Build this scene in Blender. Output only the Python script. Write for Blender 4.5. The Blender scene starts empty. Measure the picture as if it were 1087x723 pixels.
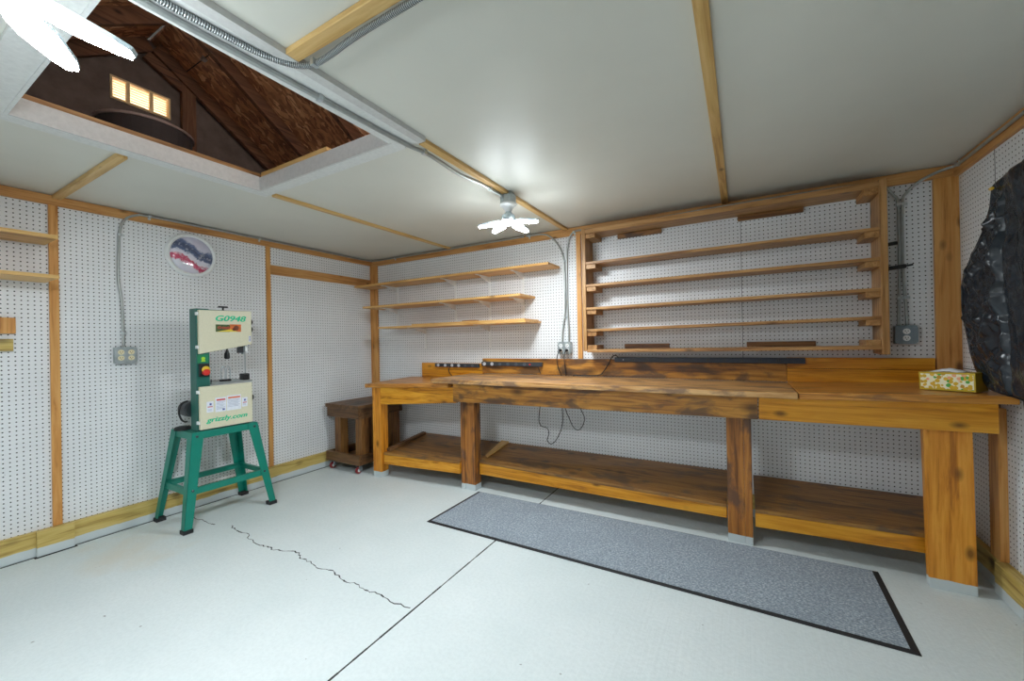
import bpy, bmesh, math, random
from mathutils import Vector, Matrix, noise

random.seed(7)
S = bpy.context.scene
COL = S.collection
PI = math.pi
H = 2.175          # ceiling height
W = 4.735          # room width (x), back wall is y = 0, left wall is x = 0
D = -4.0           # wall behind the camera


# ------------------------------------------------------------------ colours
def lin(c):
    out = []
    for v in c:
        v = v / 255.0
        out.append(v / 12.92 if v <= 0.04045 else ((v + 0.055) / 1.055) ** 2.4)
    return (out[0], out[1], out[2], 1.0)


# ------------------------------------------------------------------ materials
class NT:
    def __init__(self, name):
        self.m = bpy.data.materials.new(name)
        self.m.use_nodes = True
        self.t = self.m.node_tree
        self.b = self.t.nodes.get('Principled BSDF')
        self.out = self.t.nodes.get('Material Output')

    def n(self, kind, **kw):
        nd = self.t.nodes.new(kind)
        for k, v in kw.items():
            if k.startswith('i_'):
                nd.inputs[k[2:].replace('_', ' ')].default_value = v
            else:
                setattr(nd, k, v)
        return nd

    def l(self, a, b):
        self.t.links.new(a, b)

    def math(self, op, a, b=None, c=None):
        nd = self.t.nodes.new('ShaderNodeMath')
        nd.operation = op
        for i, v in enumerate((a, b, c)):
            if v is None:
                continue
            if isinstance(v, (int, float)):
                nd.inputs[i].default_value = v
            else:
                self.l(v, nd.inputs[i])
        return nd.outputs[0]

    def ramp(self, fac, stops, interp='LINEAR'):
        nd = self.t.nodes.new('ShaderNodeValToRGB')
        cr = nd.color_ramp
        cr.interpolation = interp
        while len(cr.elements) < len(stops):
            cr.elements.new(0.5)
        for e, (p, c) in zip(cr.elements, stops):
            e.position = p
            e.color = c if len(c) == 4 else (c[0], c[1], c[2], 1)
        self.l(fac, nd.inputs[0])
        return nd.outputs[0]

    def mix(self, fac, a, b, blend='MIX'):
        nd = self.t.nodes.new('ShaderNodeMix')
        nd.data_type = 'RGBA'
        nd.blend_type = blend
        for sock, v in ((nd.inputs[0], fac), (nd.inputs[6], a), (nd.inputs[7], b)):
            if isinstance(v, (int, float)):
                sock.default_value = v
            elif isinstance(v, tuple):
                sock.default_value = v
            else:
                self.l(v, sock)
        return nd.outputs[2]

    def obj_coord(self):
        return self.n('ShaderNodeTexCoord').outputs['Object']

    def sep(self, v):
        nd = self.n('ShaderNodeSeparateXYZ')
        self.l(v, nd.inputs[0])
        return nd.outputs

    def noise(self, vec, scale, detail=4.0, rough=0.55, dist=0.0):
        nd = self.n('ShaderNodeTexNoise')
        nd.inputs['Scale'].default_value = scale
        nd.inputs['Detail'].default_value = detail
        nd.inputs['Roughness'].default_value = rough
        nd.inputs['Distortion'].default_value = dist
        if vec is not None:
            self.l(vec, nd.inputs['Vector'])
        return nd.outputs[0]

    def bump(self, h, strength, dist=0.01):
        nd = self.n('ShaderNodeBump')
        nd.inputs['Strength'].default_value = strength
        nd.inputs['Distance'].default_value = dist
        self.l(h, nd.inputs['Height'])
        self.l(nd.outputs[0], self.b.inputs['Normal'])


def plain(name, c, rough=0.5, metal=0.0, spec=0.5, bump=0.0, bscale=60, var=0.0):
    t = NT(name)
    col = lin(c)
    t.b.inputs['Roughness'].default_value = rough
    t.b.inputs['Metallic'].default_value = metal
    t.b.inputs['Specular IOR Level'].default_value = spec
    oc = t.obj_coord()
    n = t.noise(oc, bscale, 3)
    v = var if var else 0.06
    hi = tuple(min(1, x * (1 + v)) for x in col[:3]) + (1,)
    lo = tuple(x * (1 - v) for x in col[:3]) + (1,)
    t.l(t.ramp(n, [(0.3, lo), (0.7, hi)]), t.b.inputs['Base Color'])
    if bump:
        t.bump(n, bump, 0.003)
    return t.m


def wood(name, light, mid, dark, axis=0, knots=0.5, stain=0.0, stain_c=(60, 45, 38), rough=0.45,
         grain=1.0, painted=0.0, paint_c=(198, 206, 208), spec=0.4):
    """plank wood: long grain along `axis`, sparse knots, optional dark wear blotches and a painted foot."""
    t = NT(name)
    oc = t.obj_coord()
    rnd = t.n('ShaderNodeObjectInfo').outputs['Random']
    off = t.n('ShaderNodeCombineXYZ')
    for i, k in enumerate((17.3, 31.7, 53.1)):
        t.l(t.math('MULTIPLY', rnd, k), off.inputs[i])
    add = t.n('ShaderNodeVectorMath', operation='ADD')
    t.l(oc, add.inputs[0])
    t.l(off.outputs[0], add.inputs[1])
    v = add.outputs[0]
    mp = t.n('ShaderNodeMapping')
    sc = [17.0, 17.0, 17.0]
    sc[axis] = 1.1
    mp.inputs['Scale'].default_value = sc
    t.l(v, mp.inputs['Vector'])
    g1 = t.noise(mp.outputs[0], 1.6 * grain, 6, 0.6, 1.2)
    mp2 = t.n('ShaderNodeMapping')
    sc2 = [90.0, 90.0, 90.0]
    sc2[axis] = 3.0
    mp2.inputs['Scale'].default_value = sc2
    t.l(v, mp2.inputs['Vector'])
    g2 = t.noise(mp2.outputs[0], 1.0, 3, 0.6)
    f = t.math('ADD', t.math('MULTIPLY', g1, 0.75), t.math('MULTIPLY', g2, 0.25))
    col = t.ramp(f, [(0.36, lin(dark)), (0.47, lin(mid)), (0.60, lin(light))])
    if knots > 0:
        mk = t.n('ShaderNodeMapping')
        sk = [8.0, 8.0, 8.0]
        sk[axis] = 4.2
        mk.inputs['Scale'].default_value = sk
        t.l(v, mk.inputs['Vector'])
        vo = t.n('ShaderNodeTexVoronoi')
        vo.inputs['Scale'].default_value = 1.0
        t.l(mk.outputs[0], vo.inputs['Vector'])
        kn = t.ramp(vo.outputs['Distance'], [(0.10 * knots, (1, 1, 1)), (0.20 * knots, (0.55, 0.55, 0.55)), (0.34 * knots, (0, 0, 0))])
        dk = tuple(x * 0.6 for x in dark)
        col = t.mix(t.math('MULTIPLY', kn, 0.85), col, lin(dk))
    if stain > 0:
        ms = t.n('ShaderNodeMapping')
        ss = [6.0, 6.0, 6.0]
        ss[axis] = 2.4
        ms.inputs['Scale'].default_value = ss
        t.l(v, ms.inputs['Vector'])
        sn = t.noise(ms.outputs[0], 1.5, 5, 0.6, 0.4)
        sf = t.ramp(sn, [(0.60 - 0.22 * stain, (0, 0, 0)), (0.70 - 0.22 * stain, (1, 1, 1))])
        col = t.mix(t.math('MULTIPLY', sf, 0.8), col, lin(stain_c))
    if painted > 0:
        z = t.sep(oc)[2]
        pn = t.noise(oc, 9.0, 4)
        th = t.math('ADD', z, t.math('MULTIPLY', pn, 0.02))
        pf = t.math('LESS_THAN', th, painted + 0.01)
        col = t.mix(pf, col, lin(paint_c))
    t.l(col, t.b.inputs['Base Color'])
    t.b.inputs['Roughness'].default_value = rough
    t.b.inputs['Specular IOR Level'].default_value = spec
    t.bump(f, 0.12, 0.004)
    return t.m


def pegboard(name, u_axis, u0, v0, base=(232, 233, 235), rough=0.42):
    """white perforated hardboard: holes every inch."""
    t = NT(name)
    oc = t.obj_coord()
    s = t.sep(oc)
    P = 0.0254

    def cell(sock, o):
        a = t.math('DIVIDE', t.math('SUBTRACT', sock, o), P)
        return t.math('MULTIPLY', t.math('SUBTRACT', a, t.math('ROUND', a)), P)
    du = cell(s[u_axis], u0)
    dv = cell(s[2], v0)
    r = t.math('SQRT', t.math('ADD', t.math('MULTIPLY', du, du), t.math('MULTIPLY', dv, dv)))
    mask = t.math('LESS_THAN', r, 0.0037)
    n = t.noise(oc, 2.2, 5)
    b1 = lin(base)
    b0 = lin(tuple(x * 0.965 for x in base))
    col = t.ramp(n, [(0.35, b0), (0.65, b1)])
    # scattered scuffs
    sp = t.noise(oc, 34.0, 2)
    col = t.mix(t.ramp(sp, [(0.74, (0, 0, 0)), (0.80, (0.35, 0.35, 0.35))]), col, lin((150, 150, 150)))
    col = t.mix(mask, col, lin((30, 29, 29)))  # shade inside each hole, painted into the colour as a dark disc
    t.l(col, t.b.inputs['Base Color'])
    t.b.inputs['Roughness'].default_value = rough
    return t.m


M = {}
M['peg_left'] = pegboard('pegboard_left', 1, -2.637, 2.1281)
M['peg_back'] = pegboard('pegboard_back', 0, 3.684, 1.3085)
M['peg_right'] = pegboard('pegboard_right', 1, -0.372, 1.9560)
M['peg_front'] = pegboard('pegboard_front', 0, 0.01, 0.01)
M['trim_wood_y'] = wood('trim_wood_y', (204, 154, 94), (190, 134, 76), (150, 98, 50), 1, 0.4)
M['trim_wood_x'] = wood('trim_wood_x', (204, 154, 94), (188, 134, 76), (148, 98, 52), 0, 0.4)
M['post_wood'] = wood('post_wood', (214, 160, 94), (202, 142, 74), (166, 106, 50), 2, 0.5)
M['treated_y'] = wood('treated_y', (206, 182, 112), (192, 166, 92), (150, 120, 62), 1, 0.7, painted=0.055)
M['treated_x'] = wood('treated_x', (206, 182, 112), (192, 166, 92), (150, 120, 62), 0, 0.7, painted=0.055)
M['batten_y'] = wood('batten_y', (212, 178, 120), (198, 160, 98), (168, 128, 72), 1, 0.4)
M['batten_x'] = wood('batten_x', (212, 178, 120), (198, 160, 98), (168, 128, 72), 0, 0.4)
M['plate_y'] = wood('plate_y', (170, 130, 84), (146, 106, 62), (104, 72, 42), 1, 0.5)
M['pine_x'] = wood('pine_x', (222, 178, 116), (208, 158, 92), (176, 124, 64), 0, 0.5)
M['pine_y'] = wood('pine_y', (222, 182, 118), (206, 164, 98), (176, 130, 70), 1, 0.4)
Y3 = ((222, 158, 48), (204, 134, 28), (158, 94, 18))
M['yel_x'] = wood('yellow_bench_x', *Y3, 0, 0.5, rough=0.35)
M['yel_top'] = wood('yellow_bench_top', (214, 154, 76), (192, 126, 54), (140, 86, 36), 0, 0.45, rough=0.33, stain=0.15, stain_c=(130, 88, 54))
M['yel_y'] = wood('yellow_bench_y', *Y3, 1, 0.4, rough=0.35)
M['yel_z'] = wood('yellow_bench_z', (226, 156, 58), (210, 134, 38), (166, 98, 24), 2, 0.55, rough=0.35, painted=0.05)
O3 = ((196, 138, 58), (168, 110, 42), (112, 70, 32))
M['old_x'] = wood('old_bench_x', *O3, 0, 1.0, stain=0.55, stain_c=(78, 58, 46), rough=0.4)
M['old_top'] = wood('old_bench_top', (214, 170, 116), (184, 134, 78), (126, 86, 54), 0, 0.5, stain=0.45, stain_c=(112, 88, 74), rough=0.38)
M['old_z'] = wood('old_bench_z', (186, 122, 54), (158, 98, 42), (108, 66, 32), 2, 1.0, stain=0.5, stain_c=(84, 60, 50), rough=0.4, painted=0.05)
M['shelf_low_x'] = wood('low_shelf_x', (162, 116, 58), (136, 94, 46), (98, 66, 36), 0, 0.6, stain=0.40, stain_c=(92, 72, 54), rough=0.35)
U3 = ((186, 142, 90), (166, 120, 70), (126, 86, 48))
M['unit_x'] = wood('unit_x', *U3, 0, 0.5)
M['unit_y'] = wood('unit_y', *U3, 1, 0.3)
M['unit_z'] = wood('unit_z', *U3, 2, 0.5)
M['rough_strip'] = wood('rough_strip', (150, 104, 56), (122, 80, 42), (74, 46, 28), 0, 0.6, stain=0.3)
C3 = ((122, 88, 56), (98, 68, 42), (62, 42, 28))
M['cart_x'] = wood('cart_x', *C3, 0, 0.5, stain=0.2, stain_c=(58, 48, 42))
M['cart_y'] = wood('cart_y', *C3, 1, 0.5, stain=0.2, stain_c=(58, 48, 42))
M['cart_z'] = wood('cart_z', (146, 102, 54), (120, 80, 42), (78, 52, 32), 2, 0.5)
M['rafter_x'] = wood('rafter_y', (120, 82, 58), (98, 64, 44), (64, 42, 32), 1, 0.4, rough=0.7)
M['rafter_z'] = wood('rafter_z', (120, 82, 58), (98, 64, 44), (64, 42, 32), 2, 0.4, rough=0.7)
M['gable'] = plain('gable_sheathing', (96, 82, 76), 0.85, bscale=12, var=0.2)
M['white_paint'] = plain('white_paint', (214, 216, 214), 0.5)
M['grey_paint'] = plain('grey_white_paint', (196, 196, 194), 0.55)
M['white_metal'] = plain('white_enamel', (232, 233, 232), 0.35)
M['galv'] = plain('galvanised_steel', (168, 176, 178), 0.38, 0.75, bscale=25, var=0.18)
M['conduit'] = plain('conduit_grey', (168, 172, 170), 0.36, 0.55, bscale=30, var=0.1)
M['strap'] = plain('zinc_strap', (200, 206, 208), 0.3, 0.8)
M['ivory'] = plain('ivory_plastic', (226, 214, 176), 0.4)
M['white_plastic'] = plain('white_plastic', (232, 234, 234), 0.35)
M['black_plastic'] = plain('black_plastic', (26, 26, 28), 0.4)
M['black_rubber'] = plain('black_rubber', (34, 34, 36), 0.7)
M['strip_body'] = plain('power_strip_body', (54, 58, 64), 0.45)
M['strip_blue'] = plain('power_strip_blue', (44, 52, 66), 0.45)
M['socket_pale'] = plain('pale_socket', (204, 208, 214), 0.4)
M['socket_dark'] = plain('dark_socket', (84, 90, 98), 0.45)
M['red_plastic'] = plain('red_plastic', (206, 46, 38), 0.4)
M['caster_red'] = plain('caster_red', (130, 34, 36), 0.45)
M['teal_front'] = plain('teal_enamel', (4, 126, 108), 0.38, bump=0.05, bscale=220)
M['teal_body'] = plain('dark_green_enamel', (26, 96, 86), 0.4, bump=0.05, bscale=220)
M['cream'] = plain('cream_enamel', (216, 212, 186), 0.4, bscale=90, var=0.03)
M['teal_print'] = plain('teal_print', (0, 190, 140), 0.5)
M['yellow'] = plain('yellow_plastic', (232, 190, 52), 0.4)
M['sticker_white'] = plain('sticker_white', (226, 230, 240), 0.5)
M['sticker_red'] = plain('sticker_red', (196, 50, 48), 0.5)
M['sticker_orange'] = plain('sticker_orange', (226, 110, 52), 0.5)
M['sticker_grey'] = plain('sticker_grey', (178, 186, 204), 0.5)
M['sticker_blue'] = plain('sticker_blue', (70, 84, 150), 0.5)
M['banner_green'] = plain('banner_green', (58, 84, 40), 0.5, bscale=60, var=0.3)
M['banner_orange'] = plain('banner_orange', (206, 104, 40), 0.5, bscale=60, var=0.3)
M['banner_yellow'] = plain('banner_yellow', (222, 196, 60), 0.5)
M['brown_print'] = plain('brown_print', (112, 52, 28), 0.5)
M['lime_print'] = plain('lime_print', (176, 226, 60), 0.5)
M['sticker_green'] = plain('sticker_green', (16, 128, 84), 0.5)
M['dark_steel'] = plain('dark_steel', (66, 70, 74), 0.4, 0.6)
M['bright_steel'] = plain('bright_steel', (190, 198, 204), 0.28, 0.85)
M['crack'] = plain('crack_dark', (52, 54, 54), 0.9)
M['tissue'] = plain('tissue_paper', (236, 236, 240), 0.8)
M['dark_gap'] = plain('dark_gap', (30, 34, 36), 0.9)
M['soot'] = plain('black_hoop', (54, 46, 46), 0.8)
M['pale_rim'] = plain('pale_rim', (150, 130, 124), 0.6)
M['vent_wood'] = plain('vent_wood', (212, 184, 140), 0.7, bscale=30, var=0.1)
M['box_grey'] = plain('painted_box_grey', (126, 142, 152), 0.45)
M['lamp_grey'] = plain('lamp_body_grey', (186, 200, 206), 0.4)


def mat_floor():
    t = NT('painted_concrete')
    oc = t.obj_coord()
    n1 = t.noise(oc, 1.1, 6, 0.6)
    n2 = t.noise(oc, 60.0, 3, 0.6)
    base = t.ramp(n1, [(0.3, lin((208, 218, 219))), (0.7, lin((222, 229, 230)))])
    base = t.mix(t.ramp(n2, [(0.35, (0.10, 0.10, 0.10)), (0.6, (0, 0, 0))]), base, lin((150, 160, 162)))
    # tan worn area by the left wall
    s = t.sep(oc)
    dx = t.math('DIVIDE', t.math('SUBTRACT', s[0], 0.45), 0.55)
    dy = t.math('DIVIDE', t.math('ADD', s[1], 2.25), 0.45)
    rr = t.math('ADD', t.math('MULTIPLY', dx, dx), t.math('MULTIPLY', dy, dy))
    rr = t.math('ADD', rr, t.math('MULTIPLY', t.noise(oc, 5.0, 5), 1.2))
    base = t.mix(t.ramp(rr, [(0.5, (0.55, 0.55, 0.55)), (1.0, (0, 0, 0))]), base, lin((214, 205, 186)))
    # chips in the paint
    ch = t.noise(oc, 21.0, 2, 0.5)
    base = t.mix(t.ramp(ch, [(0.755, (0, 0, 0)), (0.775, (0.7, 0.7, 0.7))]), base, lin((110, 106, 100)))
    t.l(base, t.b.inputs['Base Color'])
    t.b.inputs['Roughness'].default_value = 0.62
    # broom finish
    mp = t.n('ShaderNodeMapping')
    mp.inputs['Scale'].default_value = (95, 3.0, 1)
    mp.inputs['Rotation'].default_value = (0, 0, math.radians(-8))
    t.l(oc, mp.inputs['Vector'])
    br = t.noise(mp.outputs[0], 1.0, 3, 0.6)
    h = t.math('ADD', t.math('MULTIPLY', br, 0.7), t.math('MULTIPLY', n2, 0.5))
    t.bump(h, 0.55, 0.005)
    return t.m


def mat_ceiling():
    t = NT('white_ceiling_panel')
    oc = t.obj_coord()
    n1 = t.noise(oc, 1.4, 4)
    base = t.ramp(n1, [(0.3, lin((206, 206, 197))), (0.7, lin((214, 214, 205)))])
    # brown water mark on the panel over the left corner
    s = t.sep(oc)
    dx = t.math('DIVIDE', t.math('SUBTRACT', s[0], 0.5), 0.34)
    dy = t.math('DIVIDE', t.math('ADD', s[1], 2.66), 0.10)
    rr = t.math('ADD', t.math('MULTIPLY', dx, dx), t.math('MULTIPLY', dy, dy))
    rr = t.math('ADD', rr, t.math('MULTIPLY', t.noise(oc, 9.0, 5), 2.2))
    base = t.mix(t.ramp(rr, [(0.45, (0.6, 0.6, 0.6)), (0.85, (0, 0, 0))]), base, lin((160, 140, 118)))
    t.l(base, t.b.inputs['Base Color'])
    t.b.inputs['Roughness'].default_value = 0.40
    t.b.inputs['Specular IOR Level'].default_value = 0.24
    t.bump(t.noise(oc, 3.0, 2), 0.05, 0.02)
    return t.m


def mat_osb():
    t = NT('osb_sheathing')
    oc = t.obj_coord()
    vo = t.n('ShaderNodeTexVoronoi')
    mp = t.n('ShaderNodeMapping')
    mp.inputs['Scale'].default_value = (46, 20, 20)
    t.l(oc, mp.inputs['Vector'])
    nd = t.noise(oc, 9.0, 4)
    mx = t.n('ShaderNodeVectorMath', operation='ADD')
    sc = t.n('ShaderNodeVectorMath', operation='SCALE')
    sc.inputs['Scale'].default_value = 5.0
    cmb = t.n('ShaderNodeCombineXYZ')
    t.l(nd, cmb.inputs[0]); t.l(t.noise(oc, 7.0, 4), cmb.inputs[1])
    t.l(cmb.outputs[0], sc.inputs[0])
    t.l(mp.outputs[0], mx.inputs[0]); t.l(sc.outputs[0], mx.inputs[1])
    t.l(mx.outputs[0], vo.inputs['Vector'])
    vo.inputs['Scale'].default_value = 1.0
    g = t.sep(vo.outputs['Color'])[0]
    col = t.ramp(g, [(0.0, lin((124, 80, 56))), (0.45, lin((170, 116, 80))), (0.8, lin((204, 146, 104))), (1.0, lin((232, 182, 138)))])
    t.l(col, t.b.inputs['Base Color'])
    t.b.inputs['Roughness'].default_value = 0.6
    t.bump(g, 0.3, 0.004)
    return t.m


def mat_carpet():
    t = NT('grey_ribbed_carpet')
    oc = t.obj_coord()
    n = t.noise(oc, 95.0, 3, 0.7)
    n2 = t.noise(oc, 4.0, 4)
    col = t.ramp(n, [(0.30, lin((116, 125, 134))), (0.5, lin((152, 162, 172))), (0.70, lin((196, 205, 213)))])
    col = t.mix(t.ramp(n2, [(0.35, (0.3, 0.3, 0.3)), (0.6, (0, 0, 0))]), col, lin((134, 144, 155)))
    t.l(col, t.b.inputs['Base Color'])
    t.b.inputs['Roughness'].default_value = 0.95
    t.b.inputs['Specular IOR Level'].default_value = 0.1
    s = t.sep(oc)
    rib = t.math('SINE', t.math('MULTIPLY', s[1], 2 * PI / 0.0125))
    t.bump(t.math('ADD', t.math('MULTIPLY', rib, 0.35), n), 0.6, 0.004)
    return t.m


def mat_bag():
    t = NT('black_plastic_film')
    oc = t.obj_coord()
    t.b.inputs['Base Color'].default_value = lin((34, 41, 49))
    t.b.inputs['Roughness'].default_value = 0.23
    t.b.inputs['Specular IOR Level'].default_value = 0.5
    vo = t.n('ShaderNodeTexVoronoi')
    vo.inputs['Scale'].default_value = 48.0
    t.l(oc, vo.inputs['Vector'])
    t.bump(vo.outputs['Distance'], 0.12, 0.008)
    return t.m


def mat_tissue_box():
    t = NT('floral_carton')
    oc = t.obj_coord()
    vo = t.n('ShaderNodeTexVoronoi')
    vo.inputs['Scale'].default_value = 62.0
    t.l(oc, vo.inputs['Vector'])
    c = t.sep(vo.outputs['Color'])
    leaf = t.ramp(c[0], [(0.0, lin((214, 176, 34))), (0.38, lin((196, 150, 30))), (0.5, lin((86, 170, 66))), (0.64, lin((240, 234, 200))), (0.8, lin((240, 172, 128))), (0.92, lin((222, 176, 40)))], 'CONSTANT')
    d = t.ramp(vo.outputs['Distance'], [(0.55, (0, 0, 0)), (0.62, (1, 1, 1))])
    col = t.mix(d, leaf, lin((240, 236, 206)))
    # golden edge band
    s = t.sep(oc)
    z = s[2]
    e1 = t.math('LESS_THAN', z, 0.008)
    e2 = t.math('GREATER_THAN', z, 0.080)
    ex = t.math('GREATER_THAN', t.math('ABSOLUTE', s[0]), 0.094)
    e = t.math('MAXIMUM', t.math('MAXIMUM', e1, e2), ex)
    col = t.mix(e, col, lin((198, 166, 28)))
    t.l(col, t.b.inputs['Base Color'])
    t.b.inputs['Roughness'].default_value = 0.4
    return t.m


def mat_dial():
    t = NT('dial_picture')
    oc = t.obj_coord()
    s = t.sep(oc)
    u = s[1]          # along the wall, + to the right in the photo
    v = s[2]
    nz = t.noise(oc, 22.0, 5, 0.6, 0.8)
    nn = t.math('MULTIPLY', t.math('SUBTRACT', nz, 0.5), 0.09)
    k = t.math('ADD', t.math('ADD', v, t.math('MULTIPLY', u, 0.42)), nn)
    wav = t.math('MULTIPLY', t.math('SINE', t.math('MULTIPLY', u, 26.0)), 0.012)
    k = t.math('ADD', k, wav)
    f = t.math('ADD', t.math('MULTIPLY', k, 2.6), 0.5)
    col = t.ramp(f, [(0.10, lin((214, 210, 226))), (0.24, lin((226, 224, 236))), (0.27, lin((200, 70, 104))), (0.37, lin((190, 64, 98))),
                     (0.40, lin((224, 220, 232))), (0.47, lin((218, 216, 232))), (0.50, lin((74, 92, 132))), (0.60, lin((54, 66, 100))), (0.68, lin((96, 110, 150))),
                     (0.73, lin((206, 202, 220))), (0.95, lin((196, 192, 216)))])
    n3 = t.noise(oc, 55.0, 3)
    col = t.mix(t.ramp(n3, [(0.52, (0, 0, 0)), (0.66, (0.5, 0.5, 0.5))]), col, lin((214, 216, 230)))
    t.l(col, t.b.inputs['Base Color'])
    t.b.inputs['Roughness'].default_value = 0.5
    t.b.inputs['Coat Weight'].default_value = 1.0
    t.b.inputs['Coat Roughness'].default_value = 0.08
    return t.m


def mat_flex():
    t = NT('flexible_armoured_cable')
    t.b.inputs['Metallic'].default_value = 0.6
    t.b.inputs['Roughness'].default_value = 0.38
    w = t.n('ShaderNodeTexCoord').outputs['UV']
    s = t.sep(w)
    st = t.math('SINE', t.math('MULTIPLY', s[0], 2 * PI))
    col = t.ramp(t.math('ADD', t.math('MULTIPLY', st, 0.5), 0.5), [(0.2, lin((90, 96, 98))), (0.7, lin((186, 192, 194)))])
    t.l(col, t.b.inputs['Base Color'])
    t.bump(st, 0.6, 0.003)
    return t.m


def mat_emit(name, c, strength):
    t = NT(name)
    t.b.inputs['Base Color'].default_value = lin((240, 244, 248))
    t.b.inputs['Emission Color'].default_value = (c[0], c[1], c[2], 1)
    t.b.inputs['Emission Strength'].default_value = strength
    t.b.inputs['Roughness'].default_value = 0.5
    return t.m


def mat_louvre():
    t = NT('thin_cream_louvre')
    t.b.inputs['Base Color'].default_value = lin((244, 222, 184))
    tr = t.n('ShaderNodeBsdfTranslucent')
    tr.inputs['Color'].default_value = lin((255, 250, 236))
    mx = t.n('ShaderNodeMixShader')
    mx.inputs[0].default_value = 0.7
    t.l(t.b.outputs[0], mx.inputs[1])
    t.l(tr.outputs[0], mx.inputs[2])
    t.l(mx.outputs[0], t.out.inputs['Surface'])
    return t.m


M['louvre'] = mat_louvre()
M['floor'] = mat_floor()
M['ceiling'] = mat_ceiling()
M['osb'] = mat_osb()
M['carpet'] = mat_carpet()
M['bag'] = mat_bag()
M['carton'] = mat_tissue_box()
M['dial'] = mat_dial()
M['flex'] = mat_flex()
LED = 165.0
M['led'] = mat_emit('led_panel', (0.88, 0.96, 1.0), LED)


# ------------------------------------------------------------------ mesh builder
class MB:
    def __init__(self):
        self.bm = bmesh.new()
        self.uv = None
        self.slots = []
        self.cur = 0

    def use(self, mat):
        if mat not in self.slots:
            self.slots.append(mat)
        self.cur = self.slots.index(mat)
        return self

    def face(self, vs):
        try:
            f = self.bm.faces.new(vs)
            f.material_index = self.cur
            return f
        except ValueError:
            return None

    def hexa(self, P):
        """P: 4 bottom corners (ccw from above) then 4 top corners"""
        v = [self.bm.verts.new(p) for p in P]
        for q in ((3, 2, 1, 0), (4, 5, 6, 7), (0, 1, 5, 4), (1, 2, 6, 5), (2, 3, 7, 6), (3, 0, 4, 7)):
            self.face([v[i] for i in q])
        return self

    def box(self, x0, x1, y0, y1, z0, z1):
        return self.hexa([(x0, y0, z0), (x1, y0, z0), (x1, y1, z0), (x0, y1, z0), (x0, y0, z1), (x1, y0, z1), (x1, y1, z1), (x0, y1, z1)])

    def beam(self, a, b, w, h, up=(0, 0, 1)):
        """rectangular bar from a to b: width w (sideways), height h (along up)"""
        a, b, up = Vector(a), Vector(b), Vector(up)
        d = (b - a).normalized()
        s = d.cross(up).normalized()
        u = s.cross(d).normalized()
        s *= w / 2
        u *= h / 2
        P = [a - s - u, b - s - u, b + s - u, a + s - u, a - s + u, b - s + u, b + s + u, a + s + u]
        P = [P[0], P[3], P[2], P[1], P[4], P[7], P[6], P[5]]
        return self.hexa([tuple(p) for p in P])

    def ring(self, c, ax, r, n, ref=None):
        ax = Vector(ax).normalized()
        if ref is None:
            ref = Vector((0, 0, 1)) if abs(ax.z) < 0.9 else Vector((1, 0, 0))
        s = ax.cross(ref).normalized()
        u = s.cross(ax).normalized()
        return [self.bm.verts.new(Vector(c) + s * (r * math.cos(2 * PI * k / n)) + u * (r * math.sin(2 * PI * k / n))) for k in range(n)]

    def lathe(self, c, ax, prof, n=24, caps=True):
        """prof: list of (distance along axis, radius)"""
        c, ax = Vector(c), Vector(ax).normalized()
        rings = [self.ring(c + ax * h, ax, max(r, 1e-4), n) for h, r in prof]
        for A, B in zip(rings, rings[1:]):
            for k in range(n):
                self.face([A[k], A[(k + 1) % n], B[(k + 1) % n], B[k]])
        if caps:
            self.face(list(reversed(rings[0])))
            self.face(rings[-1])
        return self

    def cyl(self, a, b, r, n=16, r2=None):
        a, b = Vector(a), Vector(b)
        L = (b - a).length
        return self.lathe(a, b - a, [(0, r), (L, r if r2 is None else r2)], n)

    def tube(self, pts, r, n=10, smooth=6, pitch=None):
        P = [Vector(p) for p in pts]
        if smooth > 1 and len(P) > 2:
            Q = []
            for i in range(len(P) - 1):
                p0, p1, p2, p3 = P[max(i - 1, 0)], P[i], P[i + 1], P[min(i + 2, len(P) - 1)]
                for k in range(smooth):
                    u = k / smooth
                    Q.append(0.5 * ((2 * p1) + (p2 - p0) * u + (2 * p0 - 5 * p1 + 4 * p2 - p3) * u * u + (3 * p1 - p0 - 3 * p2 + p3) * u ** 3))
            Q.append(P[-1])
            P = Q
        rings = []
        ref = Vector((0.31, 0.52, 0.79)).normalized()
        dist = [0.0]
        for i, p in enumerate(P):
            d = (P[min(i + 1, len(P) - 1)] - P[max(i - 1, 0)])
            if d.length < 1e-9:
                d = Vector((0, 0, 1))
            d.normalize()
            s = d.cross(ref)
            if s.length < 1e-3:
                s = d.cross(Vector((1, 0, 0)))
            s.normalize()
            u = s.cross(d).normalized()
            ref = (ref - d * ref.dot(d))
            if ref.length < 1e-3:
                ref = u.copy()
            ref.normalize()
            rings.append([self.bm.verts.new(p + s * (r * math.cos(2 * PI * k / n)) + u * (r * math.sin(2 * PI * k / n))) for k in range(n)])
            if i:
                dist.append(dist[-1] + (p - P[i - 1]).length)
        if pitch and self.uv is None:
            self.uv = self.bm.loops.layers.uv.new('UVMap')
        for i, (A, B) in enumerate(zip(rings, rings[1:])):
            for k in range(n):
                f = self.face([A[k], A[(k + 1) % n], B[(k + 1) % n], B[k]])
                if pitch and f:
                    ds = (dist[i], dist[i], dist[i + 1], dist[i + 1])
                    for lp, dd in zip(f.loops, ds):
                        lp[self.uv].uv = (dd / pitch, 0)
        self.face(list(reversed(rings[0])))
        self.face(rings[-1])
        return self

    def prism(self, poly, vec):
        """extrude the closed polygon (list of 3-D points) along vec"""
        vec = Vector(vec)
        A = [self.bm.verts.new(Vector(p)) for p in poly]
        B = [self.bm.verts.new(Vector(p) + vec) for p in poly]
        n = len(poly)
        self.face(list(reversed(A)))
        self.face(B)
        for k in range(n):
            self.face([A[k], A[(k + 1) % n], B[(k + 1) % n], B[k]])
        return self

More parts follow.
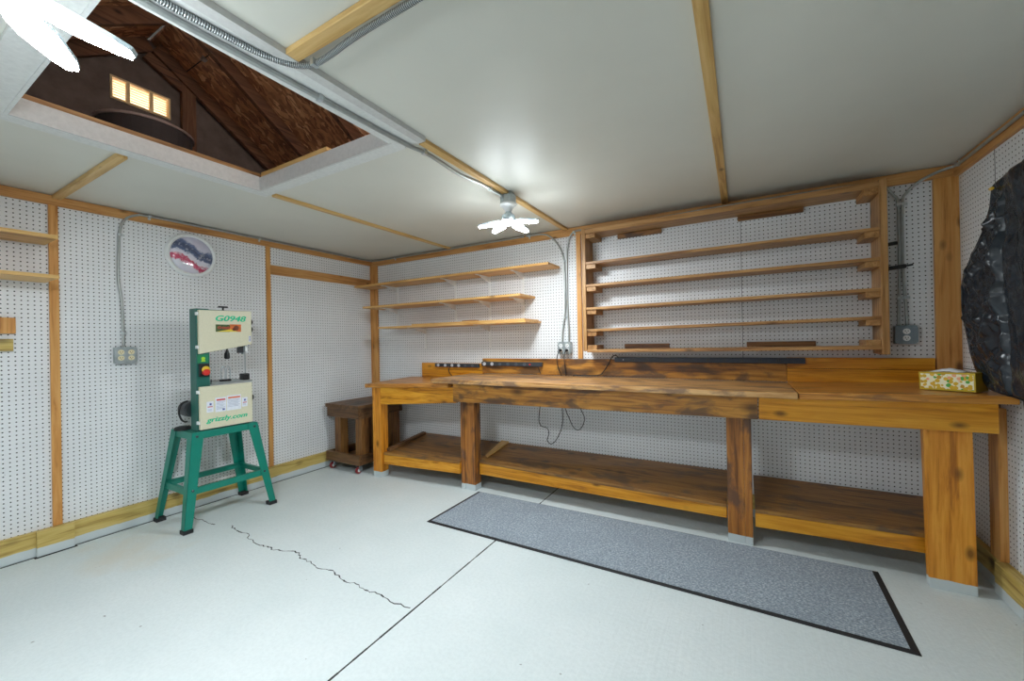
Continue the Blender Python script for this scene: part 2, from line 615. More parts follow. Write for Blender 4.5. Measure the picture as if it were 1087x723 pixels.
    def build(self, name, mat=None, parent=None, origin=None, bevel=0.0, smooth=False):
        bmesh.ops.recalc_face_normals(self.bm, faces=self.bm.faces[:])
        if parent is not None:
            o = world_loc(parent)
        elif origin is not None:
            o = Vector(origin)
        else:
            o = Vector((0, 0, 0))
        bmesh.ops.translate(self.bm, verts=self.bm.verts[:], vec=-o)
        me = bpy.data.meshes.new(name)
        self.bm.to_mesh(me)
        self.bm.free()
        mats = self.slots if self.slots else [mat]
        for m in mats:
            me.materials.append(m)
        ob = bpy.data.objects.new(name, me)
        COL.objects.link(ob)
        if parent is not None:
            ob.parent = parent
        else:
            ob.location = o
        if smooth:
            for p in me.polygons:
                p.use_smooth = True
        if bevel:
            b = ob.modifiers.new('bevel', 'BEVEL')
            b.width = bevel
            b.segments = 2
            b.limit_method = 'ANGLE'
            b.angle_limit = math.radians(40)
        return ob


def world_loc(o):
    v = Vector((0, 0, 0))
    while o is not None:
        v += o.location
        o = o.parent
    return v


def thing(name, label, cat, loc=(0, 0, 0), group=None):
    o = bpy.data.objects.new(name, None)
    o.empty_display_size = 0.1
    COL.objects.link(o)
    o.location = loc
    tag(o, label, cat, group)
    return o


def tag(o, label, cat, group=None):
    o['label'] = label
    o['category'] = cat
    if group:
        o['group'] = group
    return o


def struct(name, mb, mat=None, **kw):
    o = mb.build(name, mat, **kw)
    o['kind'] = 'structure'
    return o


def text_mesh(name, body, size, mat, parent, loc, right, up, depth=0.0008, shear=0.0, wide=1.0, bold=0.0, align='CENTER'):
    cu = bpy.data.curves.new(name, 'FONT')
    cu.body = body
    cu.size = size
    cu.extrude = depth
    cu.shear = shear
    cu.align_x = align
    cu.align_y = 'CENTER'
    tmp = bpy.data.objects.new(name, cu)
    COL.objects.link(tmp)
    dg = bpy.context.evaluated_depsgraph_get()
    dg.update()
    me = bpy.data.meshes.new_from_object(tmp.evaluated_get(dg))
    bpy.data.objects.remove(tmp)
    bpy.data.curves.remove(cu)
    r, u = Vector(right).normalized(), Vector(up).normalized()
    nrm = r.cross(u)
    o = Vector(loc) - world_loc(parent)
    for v in me.vertices:
        c = v.co
        v.co = o + r * (c.x * wide) + u * c.y + nrm * c.z
    if bold:
        bm = bmesh.new()
        bm.from_mesh(me)
        base = bm.verts[:] + bm.edges[:] + bm.faces[:]
        for i_, (dr, du) in enumerate(((bold, 0), (-bold, 0), (0, bold * 0.6), (0, -bold * 0.6))):
            d = bmesh.ops.duplicate(bm, geom=base)
            bmesh.ops.translate(bm, verts=[e for e in d['geom'] if isinstance(e, bmesh.types.BMVert)], vec=r * dr + u * du + nrm * (0.00012 * (i_ + 1)))
        bm.to_mesh(me)
        bm.free()
    me.materials.clear()
    me.materials.append(mat)
    ob = bpy.data.objects.new(name, me)
    COL.objects.link(ob)
    ob.parent = parent
    return ob


# ------------------------------------------------------------------ room shell
b = MB().use(M['floor']).box(-0.1, W + 0.1, D - 0.1, 0.1, -0.12, 0.0)
# control joint and the long crack: dark open gaps in the slab
b.use(M['crack'])
jp = [(2.328, 0.0), (2.331, -0.4), (2.334, -1.14), (2.338, -1.7), (2.343, -2.3), (2.35, -3.98)]
random.seed(3)
for (xa, ya), (xb, yb) in zip(jp, jp[1:]):
    n = max(2, int(abs(yb - ya) / 0.06))
    for i in range(n):
        u0, u1 = i / n, (i + 1) / n
        w0 = 0.0028 + random.random() * 0.0022
        x0, y0, x1, y1 = xa + (xb - xa) * u0, ya + (yb - ya) * u0, xa + (xb - xa) * u1, ya + (yb - ya) * u1
        b.hexa([(x0 - w0, y0, 0), (x1 - w0, y1, 0), (x1 + w0, y1, 0), (x0 + w0, y0, 0), (x0 - w0, y0, .0006), (x1 - w0, y1, .0006), (x1 + w0, y1, .0006), (x0 + w0, y0, .0006)])
cr = [(0.217, -1.843), (0.36, -1.836), (0.499, -1.829), (0.622, -1.781), (0.70, -1.80), (0.834, -1.792), (0.93, -1.83), (1.081, -1.841), (1.15, -1.83), (1.212, -1.834),
      (1.30, -1.80), (1.385, -1.779), (1.45, -1.815), (1.532, -1.805), (1.62, -1.83), (1.70, -1.812), (1.796, -1.819), (1.87, -1.84), (1.939, -1.827), (2.02, -1.84), (2.095, -1.831), (2.2, -1.845), (2.318, -1.833)]
for i, ((xa, ya), (xb, yb)) in enumerate(zip(cr, cr[1:])):
    if i == 2:
        continue
    n = 4
    pts = []
    for k in range(n + 1):
        u = k / n
        jy = 0 if k in (0, n) else random.uniform(-0.010, 0.010)
        pts.append((xa + (xb - xa) * u, ya + (yb - ya) * u + jy))
    for (x0, y0), (x1, y1) in zip(pts, pts[1:]):
        w0 = random.choice((0.0016, 0.0026, 0.004))
        b.hexa([(x0, y0 - w0, 0), (x1, y1 - w0, 0), (x1, y1 + w0, 0), (x0, y0 + w0, 0), (x0, y0 - w0, .0006), (x1, y1 - w0, .0006), (x1, y1 + w0, .0006), (x0, y0 + w0, .0006)])
# shrinkage gap where the slab meets the sill boards
b.use(M['dark_gap'])
b.box(0.028, 0.038, D, -0.03, 0.0, 0.0006)
b.box(0.028, 0.062, -2.56, -2.385, 0.0, 0.0007)
struct('floor', b)

struct('wall_left', MB().box(-0.09, 0.0, D - 0.09, 0.09, 0.0, H), M['peg_left'])
b = MB().use(M['peg_back']).box(0.0, W, 0.0, 0.09, 0.0, H)
b.use(M['dark_gap']).box(3.6755, 3.6785, -0.0008, 0.0, 0.16, 2.05)
struct('wall_back', b)
b = MB().use(M['peg_right']).box(W, W + 0.09, D - 0.09, 0.09, 0.0, H)
b.use(M['dark_gap']).box(W - 0.0008, W, -0.386, -0.382, 0.86, 2.11)
b.box(W - 0.0008, W, -0.36, -0.02, 1.028, 1.032)
struct('wall_right', b)
struct('wall_front', MB().box(0.0, W, D - 0.09, D, 0.0, H), M['peg_front'])

# ceiling with the attic opening
HX0, HX1, HY0, HY1 = 1.16, 2.268, -2.82, -1.845
b = MB()
b.box(0.0, HX0, D, 0.0, H, H + 0.012)
b.box(HX1, W, D, 0.0, H, H + 0.012)
b.box(HX0, HX1, D, HY0, H, H + 0.012)
b.box(HX0, HX1, HY1, 0.0, H, H + 0.012)
struct('ceiling', b, M['ceiling'])

# hatch lining, white painted, with a bare plate above, and its flat casing
TN = [0]


def trim(mb, mat=None, **kw):
    TN[0] += 1
    return struct('trim_%d' % TN[0], mb, mat, **kw)


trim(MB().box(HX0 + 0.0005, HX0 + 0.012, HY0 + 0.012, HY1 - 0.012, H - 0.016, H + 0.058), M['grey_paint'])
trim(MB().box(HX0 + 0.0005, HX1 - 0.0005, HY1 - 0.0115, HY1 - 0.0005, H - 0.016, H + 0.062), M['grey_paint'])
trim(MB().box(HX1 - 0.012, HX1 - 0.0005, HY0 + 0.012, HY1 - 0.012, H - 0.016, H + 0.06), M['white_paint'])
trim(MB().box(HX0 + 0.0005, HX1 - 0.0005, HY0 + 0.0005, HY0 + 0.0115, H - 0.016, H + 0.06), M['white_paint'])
trim(MB().box(HX0 - 0.045, HX0 - 0.002, HY0 - 0.04, HY1 + 0.04, H + 0.0585, H + 0.092), M['plate_y'])
trim(MB().box(HX0 - 0.0015, HX0 + 0.012, HY0 + 0.012, HY1 - 0.012, H + 0.0585, H + 0.066), M['grey_paint'])
trim(MB().box(HX0 + 0.0, HX0 + 0.62, HY1 + 0.006, HY1 + 0.044, H + 0.06, H + 0.10), M['batten_x'])
trim(MB().box(HX0 - 0.075, HX0, HY0 - 0.08, HY1 + 0.07, H - 0.014, H - 0.0005), M['white_paint'])
trim(MB().box(HX0, HX1 + 0.02, HY1, HY1 + 0.07, H - 0.014, H - 0.0005), M['white_paint'])
trim(MB().box(HX1, HX1 + 0.115, HY0 - 0.6, HY1 + 0.055, H - 0.016, H - 0.0005), M['white_paint'])
trim(MB().box(HX0, HX1, HY0 - 0.09, HY0, H - 0.014, H - 0.0005), M['white_paint'])
trim(MB().box(HX1 + 0.115, HX1 + 0.155, HY0 - 0.6, HY1 + 0.055, H - 0.022, H - 0.0005), M['grey_paint'])

# ceiling battens on the 4 x 8 ft grid
trim(MB().box(0.0, 1.075, -2.462, -2.424, H - 0.024, H - 0.0005), M['batten_x'], bevel=0.002)
trim(MB().box(1.128, 1.166, -1.76, 0.0, H - 0.018, H - 0.0005), M['batten_y'], bevel=0.002)
trim(MB().box(2.372, 2.412, -1.78, 0.0, H - 0.02, H - 0.0005), M['batten_y'], bevel=0.002)
trim(MB().box(2.40, W, -2.442, -2.398, H - 0.020, H - 0.0005), M['batten_x'], bevel=0.002)
trim(MB().box(3.565, 3.606, -2.40, 0.0, H - 0.018, H - 0.0005), M['batten_y'], bevel=0.002)

# perimeter boards at the ceiling
trim(MB().box(0.0, 0.02, D, 0.0, 2.112, H - 0.004), M['trim_wood_y'], bevel=0.002)
trim(MB().box(0.02, W - 0.02, -0.02, 0.0, 2.105, H - 0.004), M['trim_wood_x'], bevel=0.002)
trim(MB().box(W - 0.02, W, D, 0.0, 2.10, H - 0.004), M['trim_wood_y'], bevel=0.002)
# upright boards
trim(MB().box(0.0, 0.018, -2.478, -2.438, 0.15, 2.112), M['post_wood'], bevel=0.002)
trim(MB().box(0.0, 0.018, -1.187, -1.152, 0.15, 2.112), M['post_wood'], bevel=0.002)
trim(MB().box(0.0, 0.03, -0.03, 0.0, 0.15, 2.112), M['post_wood'], bevel=0.002)
trim(MB().box(0.03, 0.10, -0.025, 0.0, 0.15, 2.105), M['post_wood'], bevel=0.002)
trim(MB().box(2.480, 2.520, -0.018, 0.0, 1.07, 2.105), M['post_wood'], bevel=0.002)
trim(MB().box(4.632, W, -0.022, 0.0, 0.15, 2.105), M['post_wood'], bevel=0.002)
trim(MB().box(W - 0.03, W, -0.440, -0.352, 0.15, 0.868), M['post_wood'], bevel=0.002)
# horizontal board at shelf height on the left wall
trim(MB().box(0.0, 0.02, -1.152, -0.03, 1.868, 1.95), M['trim_wood_y'], bevel=0.002)
# sill boards (baseboards)
struct('baseboard_left', MB().box(0.0, 0.03, D, -0.03, 0.003, 0.148), M['treated_y'], bevel=0.002)
trim(MB().box(0.03, 0.052, -2.55, -2.395, 0.003, 0.150), M['treated_y'], bevel=0.002)
struct('baseboard_back', MB().box(0.03, W - 0.03, -0.03, 0.0, 0.003, 0.148), M['treated_x'], bevel=0.002)
struct('baseboard_right', MB().box(W - 0.03, W, D, -0.0, 0.003, 0.148), M['treated_y'], bevel=0.002)
trim(MB().box(W - 0.052, W - 0.03, -1.9, -0.445, 0.003, 0.150), M['treated_y'], bevel=0.002)

# ------------------------------------------------------------------ attic above the hatch
RZ, RS, RY = 3.46, 0.70, -1.97


def roof_z(y):
    return RZ - RS * abs(y - RY)


for nm, ya, yb in (('roof_back', RY + 0.012, -0.24), ('roof_front', -3.70, RY - 0.012)):
    b = MB().use(M['osb'])
    za, zb = roof_z(ya), roof_z(yb)
    xa, xb = -0.3, 5.0
    b.hexa([(xa, ya, za), (xb, ya, za), (xb, yb, zb), (xa, yb, zb), (xa, ya, za + 0.02), (xb, ya, za + 0.02), (xb, yb, zb + 0.02), (xa, yb, zb + 0.02)])
    struct(nm, b)
# panel joint with a clip, and the ridge slot cap
b = MB()
y0 = RY + 0.20
b.beam((-0.2, y0, roof_z(y0) - 0.001), (4.9, y0, roof_z(y0) - 0.001), 0.006, 0.003)
struct('roof_joint', b, M['dark_gap'])
struct('ridge_cap', MB().box(-0.3, 5.0, RY - 0.08, RY + 0.08, RZ + 0.022, RZ + 0.05), M['dark_gap'])
tag(MB().box(0.30, 0.335, y0 - 0.014, y0 + 0.014, roof_z(y0) - 0.016, roof_z(y0) + 0.006).build('panel_clip', M['bright_steel'], origin=(0.317, y0, roof_z(y0))),
    'bright metal clip on a roof panel joint above the ceiling hatch', 'clip')
for xr in (0.03, 0.52, 1.13, 1.74, 2.35, 2.96, 3.57, 4.18):
    for sgn in (1, -1):
        b = MB()
        ye = RY + sgn * 1.60
        dz = 0.055
        b.beam((xr, RY + sgn * 0.02, roof_z(RY + sgn * 0.02) - dz), (xr, ye, roof_z(ye) - dz), 0.038, 0.088)
        struct('roof_rafter', b, M['rafter_x'])
# gable end wall over the left wall, with the louvred vent opening
VY0, VY1, VZ0, VZ1 = -2.183, -1.852, 2.928, 3.088
b = MB()
gx0, gx1 = -0.06, -0.02


def gprism(poly):
    b.prism([(gx0, y, z) for y, z in poly], (gx1 - gx0, 0, 0))


gprism([(-3.75, H), (VY0, H), (VY0, roof_z(VY0)), (-3.75, roof_z(-3.75))])
gprism([(VY0, H), (VY1, H), (VY1, VZ0), (VY0, VZ0)])
gprism([(VY0, VZ1), (VY1, VZ1), (VY1, roof_z(VY1)), (RY, RZ), (VY0, roof_z(VY0))])
gprism([(VY1, H), (-0.19, H), (-0.19, roof_z(-0.19)), (VY1, roof_z(VY1))])
struct('wall_gable', b, M['gable'])
b = MB().beam((0.012, -1.795 + 0.045, H), (0.012, -1.795 + 0.045, roof_z(-1.75) - 0.09), 0.088, 0.036, up=(1, 0, 0))
struct('gable_stud', b, M['rafter_z'])
b = MB().beam((0.012, RY - 0.03, 3.32), (0.012, -1.78, 3.19), 0.03, 0.07)
struct('gable_brace', b, M['rafter_x'])
v = thing('gable_vent', 'bright louvred gable vent seen through the attic hatch', 'vent', (-0.02, (VY0 + VY1) / 2, VZ0))
b = MB()
f = 0.012
b.box(-0.075, -0.012, VY0, VY0 + f, VZ0, VZ1).box(-0.075, -0.012, VY1 - f, VY1, VZ0, VZ1)
b.box(-0.075, -0.012, VY0 + f, VY1 - f, VZ0, VZ0 + f).box(-0.075, -0.012, VY0 + f, VY1 - f, VZ1 - f, VZ1)
b.build('frame', M['vent_wood'], v)
for ym in (-2.090, -1.962):
    MB().box(-0.035, -0.016, ym - 0.010, ym + 0.010, VZ0 + f, VZ1 - f).build('mullion', M['vent_wood'], v)
for k in range(8):
    zz = VZ0 + f + 0.008 + k * 0.0172
    b = MB().use(M['louvre']).beam((-0.055, VY0 + f, zz), (-0.055, VY1 - f, zz), 0.021, 0.002, up=(-0.72, 0, 0.70))
    b.use(M['vent_wood']).box(-0.0485, -0.0445, VY0 + f, VY1 - f, zz - 0.0105, zz - 0.0055)
    b.build('louvre', None, v)
r_ = thing('round_tub', 'round dark tub standing in the attic below the louvred vent', 'tub', (0.30, -2.10, 2.19))
MB().lathe((0.30, -2.10, 2.19), (0, 0, 1), [(0, 0.20), (0.02, 0.22), (0.45, 0.24), (0.455, 0.24), (0.455, 0.225), (0.05, 0.20)], 32, caps=True).build('body', M['soot'], r_, smooth=False)
MB().lathe((0.30, -2.10, 2.635), (0, 0, 1), [(0, 0.24), (0.0, 0.25), (0.016, 0.25), (0.016, 0.236)], 32, caps=False).build('rim', M['pale_rim'], r_)
# joist plates the tub and stud stand on
b = MB().box(-0.02, HX0 - 0.05, D, 0.0, H + 0.0125, H + 0.0145)
struct('attic_deck', b, M['gable'])

# ------------------------------------------------------------------ workbenches
def slab(mb, xa, xb, ya_l, ya_r, yb, z_l, z_r, t, zb_l=None, zb_r=None):
    """board with front edge y (left/right), back edge yb, top heights left/right"""
    zb_l = z_l if zb_l is None else zb_l
    zb_r = z_r if zb_r is None else zb_r
    return mb.hexa([(xa, ya_l, z_l - t), (xb, ya_r, z_r - t), (xb, yb, zb_r - t), (xa, yb, zb_l - t),
                    (xa, ya_l, z_l), (xb, ya_r, z_r), (xb, yb, zb_r), (xa, yb, zb_l)])


# left bench
wb = thing('workbench', 'short yellow workbench at the left end, nearest the wheeled stand', 'workbench', (1.1, -0.3, 0))
slab(MB(), 0.615, 1.548, -0.642, -0.578, -0.034, 0.853, 0.886, 0.034, 0.872, 0.884).build('top', M['yel_top'], wb, bevel=0.003)
b = MB().hexa([(0.792, -0.618, 0.668), (1.601, -0.545, 0.722), (1.601, -0.510, 0.722), (0.792, -0.583, 0.668),
               (0.792, -0.618, 0.825), (1.601, -0.545, 0.851), (1.601, -0.510, 0.851), (0.792, -0.583, 0.825)])
b.build('apron', M['yel_x'], wb, bevel=0.003)
b = MB().box(0.690, 0.722, -0.622, -0.545, 0, 0.82).box(0.7225, 0.790, -0.620, -0.530, 0, 0.82)
b.build('leg', M['yel_z'], wb, bevel=0.003)
s_ = slab(MB(), 0.80, 1.611, -0.600, -0.527, -0.032, 0.225, 0.232, 0.020, 0.294, 0.294).build('shelf', M['shelf_low_x'], wb, bevel=0.002)
b = MB().hexa([(0.80, -0.597, 0.120), (1.612, -0.524, 0.128), (1.612, -0.489, 0.128), (0.80, -0.562, 0.120),
               (0.80, -0.597, 0.204), (1.612, -0.524, 0.211), (1.612, -0.489, 0.216), (0.80, -0.562, 0.208)])
b.build('shelf_rail', M['yel_x'], wb, bevel=0.003)
bb = MB().box(0.764, 1.527, -0.032, -0.003, 0.870, 0.952).box(0.764, 1.527, -0.032, -0.003, 0.954, 1.020)
bb.build('backboard', M['yel_x'], wb, bevel=0.002)

# middle bench
wb = thing('workbench', 'long dark-stained workbench in the middle under the slatted shelf unit', 'workbench', (2.67, -0.3, 0))
b = MB()
for k in range(3):
    y0, y1 = (-0.645, -0.45, -0.252, -0.052)[k], (-0.645, -0.45, -0.252, -0.052)[k + 1] - 0.002
    slab(b, 1.420, 3.921, y0, y0, y1, 0.926, 0.928, 0.034)
b.build('top', M['old_top'], wb, bevel=0.004)
MB().hexa([(1.603, -0.585, 0.738), (3.742, -0.585, 0.765), (3.742, -0.545, 0.765), (1.603, -0.545, 0.738),
           (1.603, -0.585, 0.891), (3.742, -0.585, 0.893), (3.742, -0.545, 0.893), (1.603, -0.545, 0.891)]).build('apron', M['old_x'], wb, bevel=0.003)
b = MB().box(1.614, 1.655, -0.505, -0.42, 0, 0.888).box(1.6555, 1.752, -0.50, -0.41, 0, 0.888)
b.build('leg', M['old_z'], wb, bevel=0.003)
b = MB().box(3.580, 3.670, -0.465, -0.375, 0, 0.89).box(3.6705, 3.710, -0.467, -0.38, 0, 0.89)
b.build('leg', M['old_z'], wb, bevel=0.003)
b = MB()
slab(b, 1.757, 3.575, -0.445, -0.455, -0.032, 0.236, 0.214, 0.020, 0.298, 0.300)
slab(b, 1.6125, 1.7565, -0.405, -0.405, -0.032, 0.242, 0.2415, 0.020, 0.298, 0.298)
b.build('shelf', M['shelf_low_x'], wb, bevel=0.002)
MB().hexa([(1.757, -0.442, 0.122), (3.575, -0.452, 0.130), (3.575, -0.415, 0.130), (1.757, -0.405, 0.122),
           (1.757, -0.442, 0.215), (3.575, -0.452, 0.193), (3.575, -0.415, 0.200), (1.757, -0.405, 0.221)]).build('shelf_rail', M['yel_x'], wb, bevel=0.003)
MB().box(1.529, 3.922, -0.033, -0.003, 0.928, 1.068).build('backboard', M['old_x'], wb, bevel=0.002)

# right bench
wb = thing('workbench', 'yellow workbench at the right end holding the tissue box', 'workbench', (4.3, -0.3, 0))
b = MB()
slab(b, 3.925, 4.702, -0.628, -0.628, -0.33, 0.929, 0.949, 0.036)
slab(b, 3.925, 4.702, -0.328, -0.328, -0.035, 0.929, 0.949, 0.036)
b.build('top', M['yel_top'], wb, bevel=0.003)
MB().hexa([(3.746, -0.588, 0.766), (4.655, -0.588, 0.774), (4.655, -0.55, 0.774), (3.746, -0.55, 0.766),
           (3.746, -0.588, 0.889), (4.655, -0.588, 0.911), (4.655, -0.55, 0.911), (3.746, -0.55, 0.889)]).build('apron', M['yel_x'], wb, bevel=0.003)
MB().hexa([(4.438, -0.525, 0), (4.602, -0.525, 0), (4.602, -0.487, 0), (4.438, -0.487, 0),
           (4.418, -0.545, 0.90), (4.586, -0.545, 0.90), (4.586, -0.507, 0.90), (4.418, -0.507, 0.90)]).build('leg', M['yel_z'], wb, bevel=0.003)
slab(MB(), 3.722, 4.590, -0.462, -0.446, -0.032, 0.214, 0.230, 0.020, 0.290, 0.292).build('shelf', M['shelf_low_x'], wb, bevel=0.002)
MB().hexa([(3.722, -0.460, 0.112), (4.590, -0.444, 0.132), (4.590, -0.408, 0.132), (3.722, -0.424, 0.112),
           (3.722, -0.460, 0.193), (4.590, -0.444, 0.209), (4.590, -0.408, 0.214), (3.722, -0.424, 0.199)]).build('shelf_rail', M['yel_x'], wb, bevel=0.003)
MB().box(3.924, 4.622, -0.033, -0.003, 0.930, 1.016).box(3.924, 4.622, -0.035, -0.003, 1.018, 1.086).build('backboard', M['yel_x'], wb, bevel=0.002)

# loose strips of wood on the two left shelves
o = MB().hexa([(0.802, -0.560, 0.2325), (0.850, -0.560, 0.2325), (0.850, -0.08, 0.289), (0.802, -0.08, 0.289),
               (0.802, -0.560, 0.2585), (0.850, -0.560, 0.2585), (0.850, -0.08, 0.315), (0.802, -0.08, 0.315)]).build('wood_strip', M['cart_y'], origin=(0.826, -0.32, 0.25), bevel=0.002)
tag(o, 'brown wooden strip lying across the left bench shelf by the yellow leg', 'wood strip')
o = MB().hexa([(1.765, -0.36, 0.2515), (1.80, -0.38, 0.2490), (1.815, -0.05, 0.2985), (1.735, -0.05, 0.2985),
               (1.765, -0.36, 0.2635), (1.80, -0.38, 0.2610), (1.815, -0.05, 0.3165), (1.735, -0.05, 0.3165)]).build('wood_strip', M['pine_y'], origin=(1.78, -0.2, 0.27), bevel=0.002)
tag(o, 'pale tapering wooden strip lying on the middle bench shelf behind its left leg', 'wood strip')

# ------------------------------------------------------------------ big shelf unit on the back wall
u = thing('shelf_unit', 'wide wall-hung wooden shelf unit with six boards above the benches', 'shelf unit', (3.5, -0.1, 1.13))
UY = -0.19
XL, XR = 2.590, 4.394
MB().box(XL, XL + 0.030, UY, -0.002, 1.138, 2.095).build('side_panel', M['unit_z'], u, bevel=0.002)
MB().box(XR - 0.034, XR, UY, -0.002, 1.112, 2.105).build('side_panel', M['unit_z'], u, bevel=0.002)
xa, xb = XL + 0.0305, XR - 0.0345
for zl, zr, t in ((2.055, 2.062, 0.036), (1.815, 1.817, 0.019), (1.640, 1.647, 0.019), (1.460, 1.473, 0.019), (1.290, 1.312, 0.019), (1.128, 1.140, 0.022)):
    MB().hexa([(xa, UY, zl), (xb, UY, zr), (xb, -0.002, zr), (xa, -0.002, zl), (xa, UY, zl + t), (xb, UY, zr + t), (xb, -0.002, zr + t), (xa, -0.002, zl + t)]).build('shelf_board', M['unit_x'], u, bevel=0.0015)
    up = zl < 1.2
    for xc0, xc1, z in ((xa, xa + 0.075, zl), (xb - 0.065, xb, zr)):
        z0 = z + t if up else z - 0.034
        MB().box(xc0, xc1, UY + 0.012, -0.002, z0, z0 + 0.034).build('cleat', M['unit_y'], u, bevel=0.0015)
for x0, x1, z0, z1 in ((2.83, 3.16, 2.022, 2.055), (3.66, 4.03, 2.026, 2.059), (2.87, 3.20, 1.153, 1.188), (3.70, 4.08, 1.159, 1.192)):
    MB().box(x0, x1, -0.022, -0.002, z0, z1).build('wall_cleat', M['rough_strip'], u, bevel=0.002)

# black hooks screwed to the side of the unit
t = thing('tool_hook', 'black curved hook on the side of the shelf unit, above the black bar', 'hook', (XR + 0.004, -0.10, 1.72))
MB().box(XR, XR + 0.006, -0.112, -0.088, 1.60, 1.735).build('back_plate', M['black_plastic'], t, bevel=0.001)
MB().tube([(XR + 0.005, -0.10, 1.70), (XR + 0.008, -0.10, 1.735), (XR + 0.025, -0.10, 1.746), (XR + 0.06, -0.10, 1.75)], 0.011, 8).build('arm', M['black_plastic'], t, smooth=True)
t = thing('tool_bar', 'straight black bar sticking out from the side of the shelf unit', 'hook', (XR + 0.008, -0.10, 1.605))
MB().box(XR + 0.0065, XR + 0.02, -0.115, -0.085, 1.588, 1.628).build('back_plate', M['black_plastic'], t, bevel=0.001)
MB().beam((XR + 0.018, -0.10, 1.606), (XR + 0.095, -0.10, 1.614), 0.020, 0.022).build('arm', M['black_plastic'], t, bevel=0.002)
MB().cyl((XR + 0.095, -0.10, 1.614), (XR + 0.125, -0.10, 1.619), 0.006, 10).build('tip', M['dark_steel'], t)

# ------------------------------------------------------------------ three long shelves on white brackets
def long_shelf(label, x0, x1, z, t, depth, brs, drop, extra=None):
    sh = thing('wall_shelf', label, 'shelf', ((x0 + x1) / 2, -depth / 2, z), 'pine shelves left of the slatted unit')
    MB().box(x0, x1, -depth, -0.027 if x0 < 0.1 else -0.003, z, z + t).build('board', M['pine_x'], sh, bevel=0.002)
    for bx in brs:
        b = MB()
        w = 0.011
        b.box(bx - w, bx + w, -0.006, -0.001, z - drop, z - 0.002)
        b.box(bx - w, bx + w, -depth * 0.86, -0.006, z - 0.005, z - 0.0005)
        b.prism([(bx - 0.002, -0.006, z - 0.06), (bx - 0.002, -depth * 0.7, z - 0.005), (bx - 0.002, -0.006, z - 0.005)], (0.004, 0, 0))
        b.build('bracket', M['white_metal'], sh)
    if extra:
        extra(sh)
    return sh


long_shelf('topmost and longest of the three pine shelves on white brackets', 0.022, 2.335, 1.838, 0.020, 0.262, (0.40, 1.201, 1.605, 1.969), 0.22)
long_shelf('middle one of the three pine shelves on white brackets', 0.18, 2.085, 1.602, 0.020, 0.29, (0.40, 1.201, 1.605, 1.969), 0.20)


def low_extra(sh):
    MB().box(0.88, 2.125, -0.295, -0.02, 1.399, 1.412).build('upper_board', M['pine_x'], sh, bevel=0.002)


long_shelf('lowest of the three pine shelves on white brackets, two boards thick', 0.42, 2.14, 1.380, 0.0185, 0.30, (0.80, 1.600), 0.215, low_extra)
o = MB().box(1.46, 1.62, -0.255, -0.215, 1.4125, 1.424).build('wood_offcut', M['rough_strip'], origin=(1.54, -0.235, 1.4125), bevel=0.001)
tag(o, 'small wooden offcut lying on the lowest pine shelf', 'wood strip')

# two short shelves at the far left of the left wall
for z, d, lab in ((1.858, 0.29, 'upper short pine shelf at the left end of the left wall'), (1.630, 0.30, 'lower short pine shelf at the left end of the left wall')):
    sh = thing('wall_shelf', lab, 'shelf', (d / 2, -3.0, z), 'short shelves on the left wall')
    MB().box(0.019, d, -3.55, -2.495, z, z + 0.02).build('board', M['pine_y'], sh, bevel=0.002)
    for yy in (-3.4, -2.75):
        b = MB().box(0.001, 0.006, yy - 0.01, yy + 0.01, z - 0.16, z).box(0.006, d * 0.8, yy - 0.01, yy + 0.01, z - 0.005, z - 0.0005)
        b.build('bracket', M['white_metal'], sh)
for z0, z1, y1, m, lab in ((1.322, 1.414, -2.612, 'pine_y', 'square orange-brown wood block on the left pegboard, above the grey block'),
                           (1.222, 1.292, -2.622, 'rough_strip', 'greyish wood block on the left pegboard, below the orange-brown block')):
    o = MB().box(0.0, 0.026, y1 - 0.16, y1, z0, z1).build('wood_block', M['post_wood'] if m == 'pine_y' else M['treated_y'], origin=(0.012, y1 - 0.08, z0 - 0.2), bevel=0.002)
    tag(o, lab, 'wood block')

# ------------------------------------------------------------------ wheeled stand in the corner
c = thing('wheeled_stand', 'small dark wooden stand on casters in the back left corner', 'stand', (0.32, -0.38, 0))
CX0, CX1, CY0, CY1 = 0.06, 0.545, -0.665, -0.075
b = MB()
for k in range(4):
    xa_ = CX0 + (CX1 - CX0) * k / 4
    b.box(xa_ + 0.001, CX0 + (CX1 - CX0) * (k + 1) / 4 - 0.001, CY0, CY1, 0.607, 0.643)
b.build('top', M['cart_y'], c, bevel=0.003)
for ya, yb in ((CY0 + 0.012, CY0 + 0.048), (CY1 - 0.05, CY1 - 0.012)):
    MB().box(CX0 + 0.012, CX1 - 0.014, ya, yb, 0.515, 0.606).build('apron', M['cart_x'], c, bevel=0.003)
for xa_ in (CX0 + 0.012, CX1 - 0.05):
    MB().box(xa_, xa_ + 0.036, CY0 + 0.0485, CY1 - 0.0505, 0.515, 0.606).build('apron', M['cart_y'], c, bevel=0.003)
for xa_, ya in ((0.135, CY0 + 0.05), (0.44, CY0 + 0.05), (0.135, CY1 - 0.14), (0.44, CY1 - 0.14)):
    MB().box(xa_, xa_ + 0.088, ya, ya + 0.088, 0.105, 0.60).build('leg', M['cart_z'], c, bevel=0.003)
MB().box(CX0 + 0.04, CX1 - 0.04, CY0 + 0.04, CY1 - 0.04, 0.088, 0.104).build('base_deck', M['cart_y'], c)
for ya, yb in ((CY0 + 0.002, CY0 + 0.038), (CY1 - 0.04, CY1 - 0.004)):
    MB().box(CX0, CX1, ya, yb, 0.080, 0.172).build('base_rail', M['cart_x'], c, bevel=0.003)
for xa_ in (CX0, CX1 - 0.036):
    MB().box(xa_, xa_ + 0.036, CY0 + 0.0385, CY1 - 0.0405, 0.080, 0.172).build('base_rail', M['cart_y'], c, bevel=0.003)
